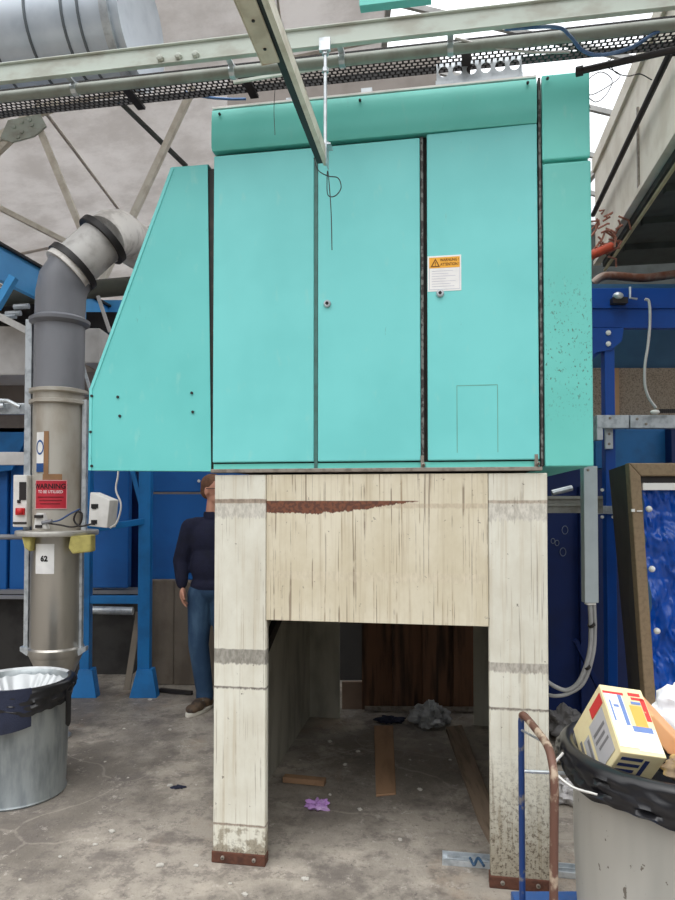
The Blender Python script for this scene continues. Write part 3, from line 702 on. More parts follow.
# ============================================================ LEFT: steel column with elbow pipe
YC = 4.6; XC = PY(58,500,YC).x
pc = thing('steel_column', 'stainless steel ventilation column with round table disc and grey plastic elbow above', 'column', (XC, YC, 0))
def zc_(py): return PY(0, py, YC).z
r1 = .168
b = MB(); b.lathe((XC,YC,0), [(.10,.0),(.10,.012),(.07,.02),(.07,zc_(690)),(.13,zc_(668)),(r1,zc_(655)),(r1,zc_(535)),(.001,zc_(535))], 40); b.build('lower_tube', STEEL, pc, smooth=40)
b = MB(); b.lathe((XC,YC,0), [(r1,zc_(655)),(.175,zc_(653)),(.178,zc_(647)),(r1,zc_(645))], 40); b.build('lower_collar', STEEL, pc, smooth=40)
for s, (w_) in ((-1, .0), (1, .0)):
    b = MB(); a = XC+s*.16; b.prism([(a,YC-.06,zc_(647)), (a+s*.06,YC-.06,zc_(645)), (a+s*.06,YC-.06,zc_(649)), (a+s*.01,YC-.06,zc_(654))], (0,.05,0)); b.build('lug', GALV, pc)
b = MB(); b.lathe((XC,YC,0), [(.001,zc_(535)),(.26,zc_(535)),(.265,zc_(534)),(.265,zc_(531)),(.26,zc_(530)),(.001,zc_(530))], 48); b.build('disc', mat('disc_white', (196,194,188), .45, .3, c2=(150,146,138), sc=10), pc, smooth=40)
b = MB(); b.lathe((XC,YC,0), [(.16,zc_(530)),(.165,zc_(404)),(.001,zc_(404))], 40); b.build('upper_tube', STEELD, pc, smooth=40)
b = MB(); b.lathe((XC,YC,0), [(.165,zc_(405)),(.19,zc_(405)),(.19,zc_(402)),(.165,zc_(401)),(.165,zc_(395)),(.19,zc_(394)),(.19,zc_(391)),(.165,zc_(390))], 40); b.build('clamp_collar', STEELD, pc, smooth=40)
b = MB(); b.lathe((XC,YC,0), [(.163,zc_(392)),(.163,zc_(322)),(.001,zc_(322))], 40); b.build('plastic_pipe', GREYPL, pc, smooth=40)
b = MB(); b.lathe((XC,YC,0), [(.163,zc_(327)),(.195,zc_(324)),(.198,zc_(321)),(.165,zc_(318))], 40); b.build('pipe_flange', GREYPL, pc, smooth=40)
c0 = Vector((XC,YC,zc_(323))); c1 = Vector((XC+.005,YC,zc_(296))); c2 = PY(73,267,YC+.0); c3 = PY(103,240,YC+.08); c4 = PY(122,236,YC+.45)
b = MB(); b.tube([c0, c1, c1+(c2-c1)*.35+Vector((-.01,0,.02)), c1+(c2-c1)*.75, c2], [.163,.163,.166,.163,.16], 36); b.build('elbow', GREYPL, pc, smooth=50)
ax = (c3-c2).normalized()
b = MB(); b.tube([c2, c3], [.155,.155], 36); b.build('pale_pipe_section', mat('pale_grey_pipe', (206,204,200), .45, 0, c2=(140,136,130), sc=8), pc, smooth=50)
for c, rr in ((c2, .19), (c3, .19)):
    b = MB(); b.tube([c-ax*.022, c+ax*.022], rr, 36); b.build('rubber_gasket', RUBBER, pc, smooth=50)
b = MB(); b.tube([c2-ax*.06, c2-ax*.022], .175, 36); b.build('clamp_ring', GREYLT, pc, smooth=50)
b = MB(); b.tube([c3, c3+(c4-c3)*.2+ax*.05, c3+(c4-c3)*.5+ax*.05, c4], [.165,.168,.168,.168], 36); b.build('end_bend', GREYLT, pc, smooth=50)
b = MB(); ax2 = (c4-c3).normalized(); b.tube([c4, c4+Vector((.06,.25,0))], [.168,.168], 36); b.build('rear_pipe', GREYLT, pc, smooth=50)
# struts on the column
for (x, y0, y1, w_) in ((30,320,530,.045),(85.5,400,530,.03),(28,535,648,.03),(82,535,648,.02)):
    a = PY(x, y0, YC-.02); c = PY(x, y1, YC-.02); MB().box(a.x-w_/2, a.x+w_/2, YC-.04, YC+.0, c.z, a.z).build('upright_bar', GALV, pc, bevel=.003)
# signs on curved tube
def cyl(px, py, r):
    # place point on the front of the tube seen at pixel px,py
    x = PY(px, 500, YC-r).x-XC
    th = math.asin(max(-.999, min(.999, x/r)))
    return lambda dx, z: (XC+r*math.sin(th+dx/r), YC-r*math.cos(th+dx/r), z)
def patch(name, px0, px1, py0, py1, m, r, parent, label=None):
    z0, z1 = PY(0,py1,YC-r).z, PY(0,py0,YC-r).z; f = cyl((px0+px1)/2, 0, r); w = (px1-px0)/F*(YC-r)
    fn = lambda i, j: f((i-.5)*w, z0+(z1-z0)*j)
    o = MB().surf(fn, 10, 2).build(name, m, parent, solid=.001)
    if label: o['label'] = label
    return o, f, z0, z1, w
ws, f, z0, z1, w = patch('warning_sign', 33, 66, 480, 509, REDS, .1665, pc, 'red warning sign')
f2 = cyl(49.5, 0, .1685)
b = MB(); b.text('WARNING!', .046, lambda x, y: f2(x*.95, z1-.042+y), .001); b.build('heading', INK, ws)
b = MB(); b.text('TO BE UTILISED', .026, lambda x, y: f2(x*.9, z1-.078+y), .0005); b.build('subheading', INKW, ws)
b = MB()
for k in range(3): b.surf(lambda i, j, k=k: f2((i-.5)*w*(.8-.1*k), z1-.115-k*.022+j*.006), 8, 1)
b.build('small_print', INKR, ws)
b = MB()
zz0, zz1 = z0, z1
for (a0, a1, h0, h1) in ((-.5,.5,z0,z0+.005),(-.5,.5,z1-.005,z1),(-.5,-.475,z0,z1),(.475,.5,z0,z1)):
    b.surf(lambda i, j: f2((a0+(a1-a0)*i)*w, h0+(h1-h0)*j), 8, 1)
b.build('sign_border', mat('pink_border', (236,170,176), .6), ws)
sg, f, z0, z1, w = patch('notice', 34, 43, 432, 472, PAPER, .1665, pc, 'white and blue notice')
f2 = cyl(38.5, 0, .168)
b = MB(); b.surf(lambda i, j: f2((i-.5)*w, z0+j*(z1-z0)*.22), 6, 1)
for k in range(20):
    a, c = math.pi*2*k/20, math.pi*2*(k+1)/20; zc = z0+(z1-z0)*.62
    vs = [f2(rr*math.cos(t)*.6, zc+rr*math.sin(t)) for (rr, t) in ((.05,a),(.05,c),(.037,c),(.037,a))]; b.add(vs, [(0,1,2,3)])
b.build('notice_print', SIGNB, sg)
patch('tape_strip', 43, 48, 431, 479, TAN, .1672, pc, 'brown tape strip'); patch('tape_strip', 42, 61, 474, 480, TAN, .1674, pc, 'brown tape strip')
lb, f, z0, z1, w = patch('number_label', 34.5, 54.5, 544, 574, PAPER, .1705, pc, 'white paper with number 62')
f2 = cyl(44.5, 0, .1725); b = MB(); b.text('62', .048, lambda x, y: f2(x, (z0+z1)/2+.0+y), .0025); b.build('number', INK, lb)
b = MB(); b.text('Lot', .014, lambda x, y: f2(x, z1-.02+y), 0) if False else None
# yellow foam blocks
for pts_ in (((21,536),(32,536),(30,552),(24,548)), ((70,536),(91,535),(91,552),(72,554),(68,548))):
    MB().prism([PY(*p, YC-.2) for p in pts_], (0,.09,0)).build('foam_block', YELL, pc, bevel=.01)
# control box
cx = thing('control_box', 'cream control box with display and red rotary switch left of the column', 'control box', PY(19,528,YC-.1))
b = MB(); PB(b, 12.5, 475, 27, 527, YC-.12, .1); b.build('box', WHITE, cx, bevel=.006)
b = MB(); PB(b, 19, 482, 26, 500, YC-.125, .01); b.build('display', BLACK, cx)
b = MB(); PB(b, 15, 508, 24, 515, YC-.14, .02); b.build('red_switch', RED, cx, bevel=.004)
b = MB(); b.ell(PY(19.5,511.5,YC-.15), .02, .015, .02, 12, 8); b.build('switch_knob', RED, cx)
b = MB(); PB(b, 17, 500, 20, 503, YC-.13, .02); b.build('button', BLACK, cx)
b = MB(); PB(b, 13, 522, 26, 524, YC-.128, .01); b.build('bottom_groove', BLACK, cx)
jb = thing('junction_box', 'tilted white electrical box right of the column on the disc', 'electrical box', PY(100,528,YC-.05))
pts_ = [PY(*p, YC-.14) for p in ((90,492),(110,500),(107,528),(88,526))]
b = MB(); b.prism(pts_, (.02,.12,0)); b.build('box', WHITE, jb, bevel=.006)
b = MB()
for (x0, y0, x1, y1) in ((91,504,98,508),(91,520,97,524),(92,508,96,509),(92,524,95,525)): PB(b, x0, y0, x1, y1, YC-.145, .004)
b.build('label_print', INK, jb)
va_ = thing('small_valve', 'small white and black valve on the disc before the column', 'valve', PY(39,530,YC-.24))
b = MB(); b.prism([PY(*p, YC-.26) for p in ((36,513),(43,513),(47,529),(33,529))], (0,.05,0)); b.build('body', WHITE, va_, bevel=.004)
b = MB(); PB(b, 34, 515, 42, 518, YC-.28, .03); PB(b, 35, 525, 41, 528, YC-.28, .03); split(b, 'fittings', BLACK, va_)
b = MB(); b.tube([PY(42,523,YC-.26), PY(52,521,YC-.26)], .012, 8); b.build('outlet', GREYPL, va_)
wire('blue_tube', PW([(52,522),(60,520),(70,514),(80,509)], YC-.24), .006, mat('hose_blue', (60,90,140), .5), 'thin blue air hose rising from valve to column bar')
wire('black_cable', PW([(46,523),(60,525),(72,527),(80,524),(82,514),(77,512),(74,520),(80,526),(92,524)], YC-.25), .006, BLACK, 'black cable looped on the column disc')
wire('white_cable', PW([(110,528),(117,522),(121,505),(116,490),(118,475),(119,455)], YC-.1), .006, WHITE, 'white cable rising behind the hood from the junction box')

# ============================================================ LEFT: blue stand and machinery behind
YS = 5.55
bs = thing('blue_stand', 'bright blue steel stand with two posts beside the steel column', 'stand', (PY(115,700,YS).x, YS, 0))
def bx(x0, x1, y0, y1, Y=YS, d=.08, name='post', m=BLUE, par=bs): 
    b = MB(); PB(b, x0, y0, x1, y1, Y, d); return b.build(name, m, par, bevel=.005)
for (x0, x1, fl) in ((79,91,-1),(137,151,1)):
    o = bx(x0, x1, 430, 690)
    a = PY(x0,690,YS); c = PY(x1,690,YS); h = .22
    b = MB(); b.prism([(a.x-.05,YS-.05,0),(c.x+.06,YS-.05,0),(c.x+.01,YS-.012,h),(a.x,YS-.012,h)], (0,.1,0)); b.build('foot', BLUE, bs, bevel=.004)
bx(88, 139, 596, 604, YS+.01, .06, 'crossbar'); 
b = MB(); b.bar(PY(80,531,YS-.3), PY(145,521,YS+.03), .05, .05); b.build('crossbar', BLUE, bs, bevel=.004)
b = MB(); b.bar(PY(132,468,YS+.02), PY(144,515,YS+.02), .035, .03, (0,1,0)); b.build('diagonal_brace', BLUE, bs)
b = MB(); PB(b, 79, 428, 151, 438, YS, .08); b.build('top_rail', BLUE, bs)
b = MB(); b.bar(PY(25,597,YS+.2), PY(-400,597,YS+.2), .03, .03); tag(b.build('grey_bar', GREYPL), 'grey horizontal bar before the dark gap at the left edge', 'bar')
YW = 6.1
bw = thing('blue_housing', 'long blue machine housing behind the person and steel column', 'machine', (-2.6, YW, .8))
for (x0, x1, y0, y1, dY, m_) in ((-400,8,436,590,0,BLUEP),(9,28,436,590,.02,BLUEP),(29,88,436,590,.05,BLUEP),(90,129,470,588,-.08,BLUEP),(130,151,470,590,.15,NAVY),(152,262,494,580,.0,BLUEP),(152,262,440,492,-.02,BLUEP)):
    b = MB(); PB(b, x0, y0, x1, y1, YW+dY, .1); b.build('panel', m_, bw, bevel=.01)
b = MB(); PB(b, -400, 430, 262, 436, YW-.02, .3); b.build('top_edge', BLUE, bw)
b = MB(); PB(b, -400, 590, 152, 594, YW-.05, .3); b.build('bottom_rail', GREYPL, bw)
b = MB(); b.add([PY(30,428,YW-.1), PY(-60,428,YW-.1), PY(-60,478,YW-.1), PY(12,470,YW-.1)], [(0,1,2,3)]); b.build('sloping_cover', BLUE, bw, solid=.03)
b = MB(); b.lathe(PY(199,481,YW-.02), [(.014,0),(.014,.01),(.0001,.012)], 8, axis=(0,-1,0)); split(b, 'bolt', WHITE, bw)
# tube under the panels, debris
tag(MB().tube([PY(88,610,5.9), PY(133,611,5.9)], .035, 12).build('grey_tube', GALV, smooth=50), 'short grey tube below the blue crossbar', 'tube')
b = MB(); b.bar(PY(139,612,5.75), PY(127,690,5.6), .05, .02, (0,1,0)); tag(b.build('leaning_plank', mat('grey_plank', (130,120,106), .8)), 'grey wooden plank leaning beside the right blue post', 'plank')
a, c = PY(150,580,5.9), PY(250,580,5.9)
cw = thing('concrete_slab', 'stained grey slab standing behind the person under blue panels', 'slab', (a.x, 5.9, 0))
b = MB(); b.box(a.x, PY(178,0,5.9).x, 5.9, 5.98, 0, a.z); b.build('slab', CONC, cw, bevel=.01)
b = MB(); b.box(PY(178.5,0,5.9).x, c.x, 5.88, 5.98, 0, a.z-.01); b.build('slab', CONC, cw, bevel=.01)
tag(MB().bar(PZ(160,690,.02), PZ(192,693,.02), .03, .03).build('floor_rod', BLACK), 'black rod lying on the floor behind the shoes', 'rod')
b = MB(); b.box(-6, PY(138,0,6.25).x, 6.25, 6.4, 0, .8); tag(b.build('void_shade_block', mat('void_shade', (60,58,56), .8, c2=(34,32,32), sc=6)), 'dark block standing in for the shaded void under the blue housing at left', 'machine')  # shade of the void below the housing, put in as a dark block
# upper left
gb = thing('blue_girder', 'bright blue girder receding under the roof at upper left', 'girder', X2(-3.4,3.1,4.2))
xg = PY(0,246,5.0)
uo = xg.x*CU+xg.y*SU; dO = -xg.x*SU+xg.y*CU
b = MB(DX); b.box(uo-.05, uo, dO-1.2, dO+4.5, xg.z-.25, xg.z); b.build('web', BLUEB, gb)
b = MB(DX); b.box(uo-.1, uo+.03, dO-1.2, dO+4.5, xg.z-.0, xg.z+.02); b.build('top_flange', BLACK, gb)
b = MB(); b.bar(PY(-4,308,4.9), PY(14,277,4.9), .06, .05); b.build('support_strut', BLUEB, gb)
tag(MB().tube([PY(-400,333,5.6), PY(140,285,5.6)], .075, 14).build('dark_pipe', mat('dark_green_pipe', (88,90,80), .6), smooth=50), 'thick dark green grey pipe behind the plastic elbow', 'pipe')
b = MB(); PB(b, -400, 298, 34, 322, 5.8, .3); tag(b.build('dark_machinery', BLACK), 'dark machinery under the thick grey pipe at the left edge', 'machine')
b = MB(); PB(b, 86, 312, 130, 330, 5.9, .3); tag(b.build('dark_machinery', BLACK), 'dark machinery between plastic elbow and hood slant', 'machine')
for (x, y) in ((12,314),(20,307),(7,317)):
    tag(MB().tube([PY(x-6,y,5.4), PY(x+9,y-1,5.4)], .022, 10).build('roller', GALV, smooth=50), 'small steel roller in the dark machinery at left', 'roller', 'steel rollers at left')
b = MB(); b.bar(PY(-120,255,5.3), PY(37,336,5.3), .3, .05); tag(b.build('white_channel', WHITE), 'white sloping channel at the left edge beside the grey pipe', 'channel')
b = MB(); PB(b, -300, 326, 27, 375, 5.4, .5); tag(b.build('pale_cabinet', WHITEG, bevel=.01), 'pale grey sheet cabinet at the left edge', 'cabinet')
b = MB(); PB(b, 82, 328, 100, 363, 5.4, .5); tag(b.build('pale_cabinet', WHITEG, bevel=.01), 'small pale grey box right of the plastic pipe', 'cabinet')
tag(MB().bar(PY(82,362,5.2), PY(92,396,5.2), .02, .02, (0,1,0)).build('thin_stay', GALV), 'thin steel stay between pale box and hood edge', 'rod')
tag(MB().bar(PY(98,296,5.2), PY(110,332,5.2), .025, .02, (0,1,0)).build('thin_stay', WHITEG), 'thin pale stay behind the hood slant near the elbow', 'rod')
b = MB(); PB(b, -400, 372, 135, 432, 6.0, .2); tag(b.build('grey_casing', mat('grey_brown', (128,120,116), .7, c2=(100,92,88), sc=5)), 'grey brown casing behind the column above the blue housing', 'casing')
b = MB(); a = PY(96,372,6.6); c = PY(135,300,6.6); b.box(a.x, c.x, 6.6, 6.8, 0, c.z); tag(b.build('blue_casing', BLUEB), 'bright blue casing glimpsed beside the hood slant', 'casing')
rl = thing('handrail', 'pale grey metal rail at the left edge meeting the column bar', 'rail', PY(10,462,YC+.1))
b = MB(); PB(b, -400, 452, 26, 465, YC+.05, .04); b.build('rail', WHITEG, rl, bevel=.004)
b = MB(); PB(b, -400, 403, 30, 414, YC+.05, .04); b.build('rail', GALV, rl, bevel=.004)
b = MB(); b.tube([PY(-10,400,YC), PY(8,401,YC), PY(20,407,YC)], .015, 8); b.tube([PY(-20,405,YC), PY(4,406,YC)], .02, 8); split(b, 'pipe_fitting', GALV, rl)
b = MB(); b.tube([PY(-400,536,YC+.1), PY(24,537,YC+.1)], .018, 8); tag(b.build('grey_tube', GREYPL, smooth=50), 'grey horizontal tube left of the column at disc height', 'tube')

# ============================================================ BINS
def bin_(name, label, c, r, z0, h, m, taper=.9, par=None):
    t = thing(name, label, 'bin', (c[0], c[1], z0))
    b = MB(); b.lathe((c[0],c[1],z0), [(.001,0),(r*taper,0),(r*taper+.006,.01),(r*taper,.02),(r*(taper+1)/2,h*.5),(r-.012,h-.03),(r,h-.012),(r+.006,h),(r-.004,h+.002),(r-.02,h-.02),(r*taper-.02,h*.4),(.001,h*.4)], 48)
    b.build('drum', m, t, smooth=35); return t
lc = Vector((-1.765, 3.76, 0)); LR, LH = .272, .60
lbn = bin_('waste_bin', 'galvanised round waste bin with pleated clear liner at the left edge', lc, LR, 0, LH, GALVB, .93)
def liner(i, j):
    a = i*2*math.pi; pl = math.sin(a*24+math.sin(a*5)*2.5); d = j
    r = (LR+.012)*(1.0-.93*d**.9)*(1+.04*pl*math.sin(d*2.9)); z = LH+.012-.30*d**.9+.014*pl*math.sin(min(1,d*2.2)*2.6)
    return (lc.x+r*math.cos(a), lc.y+r*math.sin(a), z)
b = MB(); b.surf(liner, 240, 14)
LINER = mat('clear_liner', (198,202,204), .3, .1, c2=(196,200,202), sc=6, amt=.5)
b.build('liner', LINER, lbn, smooth=70)
def rimbag(c, R0, H0, drop, amp, seed, t, m, name='bag_rim', a0=0, a1=2*math.pi, dropf=None, base=0):
    def fn(i, j):
        a = a0+(a1-a0)*i; dd = drop if dropf is None else dropf(a)
        pl = .6*noise.noise(Vector((a*3, j*9, seed)))+.5*noise.noise(Vector((a*7, j*14, seed+3))); pz = noise.noise(Vector((a*1.6, 0, seed)))+.25*noise.noise(Vector((a*8, 0, seed)))
        if j < .25: k = j/.25; r = R0-.02+.035*k; z = H0+.012*math.sin(k*3.14)
        else: k = (j-.25)/.75; r = R0+.015+amp*(.3+pl)*math.sin(k*2.6)+.004; z = H0-dd*k*(1+.3*pz)
        return (c.x+r*math.cos(a), c.y+r*math.sin(a), z)
    b = MB(); b.surf(fn, 200, 12); return b.build(name, m, t, smooth=70, solid=.002)
NAVYC = mat('navy_cloth', (34,40,62), .8, c2=(24,28,46), sc=8, bump=.3, bs=200)
BAGK = mat('black_bag', (24,24,27), .28, 0, c2=(40,40,44), sc=10)
rimbag(lc, LR+.005, LH+.01, .07, .02, 2, lbn, BAGK, a0=R(-160), a1=R(35), dropf=lambda a: .02+.10*max(0, math.cos(a-R(-60))))
# navy cloth over the rim
def cloth(i, j):
    a = R(-140)+R(88)*i; r = LR+.012+.006*math.sin(i*11)+(.03*j if j > .3 else 0)
    if j < .3: k = j/.3; r = LR-.09+.115*k; z = LH+.0+.03*k
    else: k = (j-.3)/.7; r = LR+.028+.012*math.sin(i*9+1)*k; z = LH+.03-(.20+.07*(1-i))*k
    return (lc.x+r*math.cos(a), lc.y+r*math.sin(a), z)
b = MB(); b.surf(cloth, 30, 16); tag(b.build('navy_cloth', NAVYC, smooth=70, solid=.003), 'dark navy cloth draped over the left bin rim', 'cloth')
b = MB(); b.surf(lambda i, j: (lc.x+(LR+.035)*math.cos(R(-14)+i*.16), lc.y+(LR+.035)*math.sin(R(-14)+i*.16), LH-.02-.19*j-.02*math.sin(i*3)), 6, 8)
b.build('bag_tail', BAGK, lbn, solid=.004)
def crumple(c, r, h, seed, xf=W, amp=.45, sq=1.0):
    b = MB()
    b.ell((0,0,0), r, r*sq, h, 40, 26)
    vs = []
    for v in b.v:
        d = v.normalized() if v.length > 1e-5 else Vector((0,0,1))
        k = 1+amp*noise.noise(d*2.2+Vector((seed,0,0)))+amp*.6*noise.noise(d*5.5+Vector((0,seed,0)))
        p = v*k; p.z = max(p.z, -h*.8); vs.append(p+Vector(c)+Vector((0,0,h*.8)))
    b.v = vs; return b
for (dx, dy, r, sdd) in ((.0,.02,.05,3),(-.08,.07,.04,9)):
    tag(crumple((lc.x+dx, lc.y+dy, LH-.30), r, .03, sdd).build('crumpled_tissue', PAPER, smooth=50), 'crumpled white tissue lying in the clear bin liner', 'paper', 'tissues in the left bin')

# trolley with right bin
tz = .2
tl = thing('platform_trolley', 'rusty blue platform trolley with a bent tube handle under the right bin', 'trolley', (1.05, 2.12, 0))
b = MB(); b.box(.62, 1.5, 1.76, 2.46, tz-.03, tz); b.build('platform', mat('blue_platform', (48,92,156), .5, 0, c2=(90,90,100), sc=9), tl, bevel=.004)
b = MB(); b.hexa((.86,2.34,tz+.001), (.16,-.03,0), (.02,.07,0), (0,0,.004)); b.build('cream_card', PAPER, tl)
HX = .63
TB = mat('blue_tube', (30,62,120), .45, 0, c2=(130,124,118), sc=11, lo=.56, hi=.62, amt=.9)
TR = mat('rusty_tube', (110,78,66), .6, .2, c2=(196,178,156), sc=16, lo=.5, hi=.62, amt=.8)
yf, yn, zt = 2.34, 1.98, .872
b = MB(); b.tube([(HX,yf,tz),(HX,yf,zt-.03),(HX,yf-.012,zt-.008)], .0105, 14); b.build('far_upright', TB, tl, smooth=60)
b = MB(); b.tube(spline([(HX,yf-.012,zt-.008),(HX+.0,yf-.035,zt),(HX+.005,yf-.08,zt-.004),(HX+.005,yn+.1,zt-.012),(HX,yn+.03,zt-.035),(HX-.002,yn,zt-.09),(HX-.004,yn-.002,zt-.2)]), .0125, 14); b.build('handle_bend', TR, tl, smooth=60)
b = MB(); b.tube([(HX-.004,yn-.002,zt-.19),(HX-.01,yn,tz)], .0125, 14); b.build('near_upright', TR, tl, smooth=60)
b = MB(); b.tube([(HX,yf,zt-.20),(.80,yf-.02,zt-.20)], .006, 10); b.tube([(HX,yf,zt-.06),(HX+.003,yn+.13,zt-.018)], .004, 10); split(b, 'cross_rod', GALV, tl, smooth=60)
for (x, y) in ((.70,1.84),(.70,2.38),(1.42,1.84),(1.42,2.38)):
    w_ = MB().tube([(x,y-.02,.075),(x,y+.02,.075)], .075, 24).build('wheel', RUBBER, tl, smooth=40)
    MB().box(x-.03, x+.03, y-.03, y+.03, .13, .17).build('caster_fork', GALV, w_)
rc = Vector((1.06, 2.12, 0)); RR, RH = .325, .615
n = NT('spotted_steel'); col = n.mix(n.step(n.noise(3, 4, (1,1,.2)), .35, .65), lin((196,194,186)), lin((164,164,158)))
col = n.mix(n.step(n.noise(26, 4, (1,1,.7), .6), .66, .69, 0, .8), col, lin((96,86,74)))
SPOT = n.fin(col, .45, .35)
rbn = bin_('waste_bin', 'spotted grey metal waste bin with a black bag on the trolley at right', rc, RR, tz, RH, SPOT, .92)
zt2 = tz+RH
rimbag(rc, RR+.006, zt2+.012, .11, .03, 11, rbn, BAGK, dropf=lambda a: .085+.035*math.cos(a-R(-60)))
def inner(i, j):
    a = i*2*math.pi; r = (RR-.005)*(1-j); return (rc.x+r*math.cos(a), rc.y+r*math.sin(a), zt2-.14*min(1, j*3)+.03*noise.noise(Vector((r*9*math.cos(a), r*9*math.sin(a), 2))))
b = MB(); b.surf(inner, 60, 12); b.build('bag_inside', BAGK, rbn, smooth=70)
wire('bag_string', [Vector((.70,2.12,zt2-.0)), Vector((.66,2.09,zt2-.035)), Vector((.69,2.02,zt2-.06)), Vector((.74,1.95,zt2-.055))], .004, WHITE, 'white drawstring hanging off the left side of the black bag', 'string')
# printed carton
a0 = PY(599,684,2.13)
e1, e2, e3 = Vector((.068,-.12,-.2))*.93, Vector((.84,.53,-.03))*.145, Vector((-.08,.12,-.1))*.78
e1, e2, e3 = Vector((-.0132,-.192,-.1397)), Vector((.1329,.004,-.0197)), Vector((-.0336,.142,-.1871))
bxr = thing('printed_carton', 'pale yellow printed cardboard carton lying tilted on the black bag', 'carton', a0+e1+e3)
CART = mat('carton_yellow', (238,224,178), .6, 0, c2=(222,200,150), sc=10)
b = MB(); b.hexa(a0, e1, e2, e3); b.build('carton_body', CART, bxr, bevel=.003)
def onface(o, d1, d2, nrm, rects, name, m):
    b = MB(); nn = nrm.normalized()*.0012
    for (s0, s1, t0, t1) in rects:
        p = [o+d1*s+d2*t+nn for s, t in ((s0,t0),(s1,t0),(s1,t1),(s0,t1))]; b.add(p, [(0,1,2,3)])
    return b.build(name, m, bxr, solid=.0004)
n12 = e2.cross(e1); n12 = n12 if n12.dot(Vector((0,-1,.3))) > 0 else -n12
n13 = -e2
mk = lambda nm, c: mat(nm, c, .55)
CW, CB, CR_, CO, CG = mk('carton_white', (240,240,244)), mk('carton_blue', (110,136,190)), mk('carton_red', (214,60,58)), mk('carton_orange', (246,176,84)), mk('carton_grey', (130,128,130))
CBD = mk('carton_navy', (50,62,110))
onface(a0, e1, e2, n12, [(.14,.92,.03,.45),(.62,.95,.45,.97)], 'white_print', CW)
onface(a0, e1, e2, n12*1.001, [(.1,.14,.02,.5),(.08,.13,.62,.9),(.15,.19,.66,.95),(.16,.5,.86,.97)], 'red_print', CR_)
onface(a0+n12.normalized()*.0006, e1, e2, n12, [(.14,.6,.34,.43),(.6,.68,.46,.9),(.22,.26,.62,.84),(.24,.55,.10,.14),(.3,.34,.18,.3)], 'blue_print', CB)
onface(a0, e1, e2, n12, [(.28,.6,.56,.84)], 'orange_print', CO)
onface(a0, e1, e3, n13, [(.1,.26,.05,.42)], 'red_print', CR_)
onface(a0, e1, e3, n13, [(.28,.9,.1,.55),(.35,.9,.62,.8)], 'white_print', mk('carton_dull_white', (190,188,190)))
onface(a0+n13.normalized()*.0006, e1, e3, n13, [(.45,.5,.15,.5),(.55,.6,.2,.5),(.66,.7,.15,.45),(.3,.8,.84,.9),(.4,.85,.64,.7)], 'grey_print', CG)
nb = e1
onface(a0+e1, e3, e2, nb, [(.08,.14,.08,.55),(.2,.26,.08,.55),(.32,.38,.08,.5),(.44,.5,.1,.5),(.1,.5,.6,.7)], 'navy_print', CBD)
tag(crumple((1.19,2.3,zt2-.03), .13, .1, 5, amp=.35, sq=.5).build('white_wrapper', mat('white_wrap', (244,244,246), .5, 0, c2=(226,230,240), sc=9), smooth=60), 'rounded white foam wrapper sticking up beside the carton', 'wrapper')
b = MB(); q = PY(646,722,2.08); b.prism([PY(*p, 2.06) for p in ((644,712),(654,716),(688,752),(688,762),(668,754),(655,738))], (.03,.14,.02))
tag(b.build('orange_card', mat('orange_card', (236,178,128), .7, c2=(220,150,100), sc=6), bevel=.004), 'orange card tray leaning between carton and white wrapper', 'card')
tag(crumple((1.02,1.97,zt2-.02), .06, .03, 8, amp=.5).build('brown_wrapper', mat('brown_wrap', (150,130,106), .7, c2=(220,190,110), sc=25), smooth=50), 'small crumpled brown wrapper below the carton front', 'wrapper')

# ============================================================ FLOOR ITEMS
def plank(pts, h, name, m, label, cat='plank'):
    b = MB(); b.prism([PZ(px, py, 0.002) for px, py in pts], (0,0,h)); return tag(b.build(name, m, bevel=.003), label, cat)
plank(((374,727),(393,727),(396,795),(376,797)), .012, 'cardboard_strip', WOODC, 'light brown board strip lying in the middle of the opening')
plank(((446,731),(462,729),(489,800),(492,850),(478,822)), .03, 'dark_plank', WOODD, 'dark wooden plank lying along the right inside the opening')
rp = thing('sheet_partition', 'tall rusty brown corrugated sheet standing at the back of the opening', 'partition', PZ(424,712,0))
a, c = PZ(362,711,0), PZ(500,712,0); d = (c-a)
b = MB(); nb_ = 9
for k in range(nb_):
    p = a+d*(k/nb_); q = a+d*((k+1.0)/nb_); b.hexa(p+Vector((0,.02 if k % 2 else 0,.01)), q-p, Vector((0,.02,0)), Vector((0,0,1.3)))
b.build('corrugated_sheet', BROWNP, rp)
MB().bar(a+Vector((.02,-.03,.03)), c+Vector((0,-.03,.03)), .02, .03).build('bottom_edge', LIPM, rp)
b = MB(); b.box(-.55, 2.6, 6.05, 7.0, 0, 1.75); tag(b.build('dark_backing_box', mat('shadow_grey', (52,50,48), .8, c2=(36,34,32), sc=4)), 'added dark box standing in for shade far behind the opening of the stand', 'machine')  # added dark box, keeps the view through the opening in shade
b = MB(); PB(b, 342, 682, 362, 709, 5.22, .03); b.v = [Vector((v.x, v.y, v.z)) for v in b.v]; tag(b.build('small_board', mat('pinkish_board', (150,128,112), .8)), 'small pale board seen through the gap behind the rear leg', 'board')
tag(crumple(PZ(430,724,0), .13, .075, 12, amp=.5).build('plastic_bag', mat('clear_crumple', (176,178,178), .3, 0, c2=(120,120,122), sc=12), smooth=40), 'crumpled clear plastic bag at the back of the opening', 'plastic bag')
tag(crumple(PZ(318,808,0), .06, .02, 21, amp=.7, sq=.7).build('purple_cloth', mat('purple', (186,140,206), .8, c2=(220,196,230), sc=12), smooth=50), 'small crumpled purple cloth on the floor inside the opening', 'cloth')
tag(MB().bar(PZ(284,778,.02), PZ(325,782,.02), .05, .03).build('brown_offcut', WOODC), 'thin brown offcut lying near the left leg inside', 'offcut')
tag(crumple(PZ(390,722,0), .10, .02, 31, amp=.6, sq=.5).build('black_rag', NAVYC, smooth=50), 'flat black rag before the brown panel at the back', 'rag')
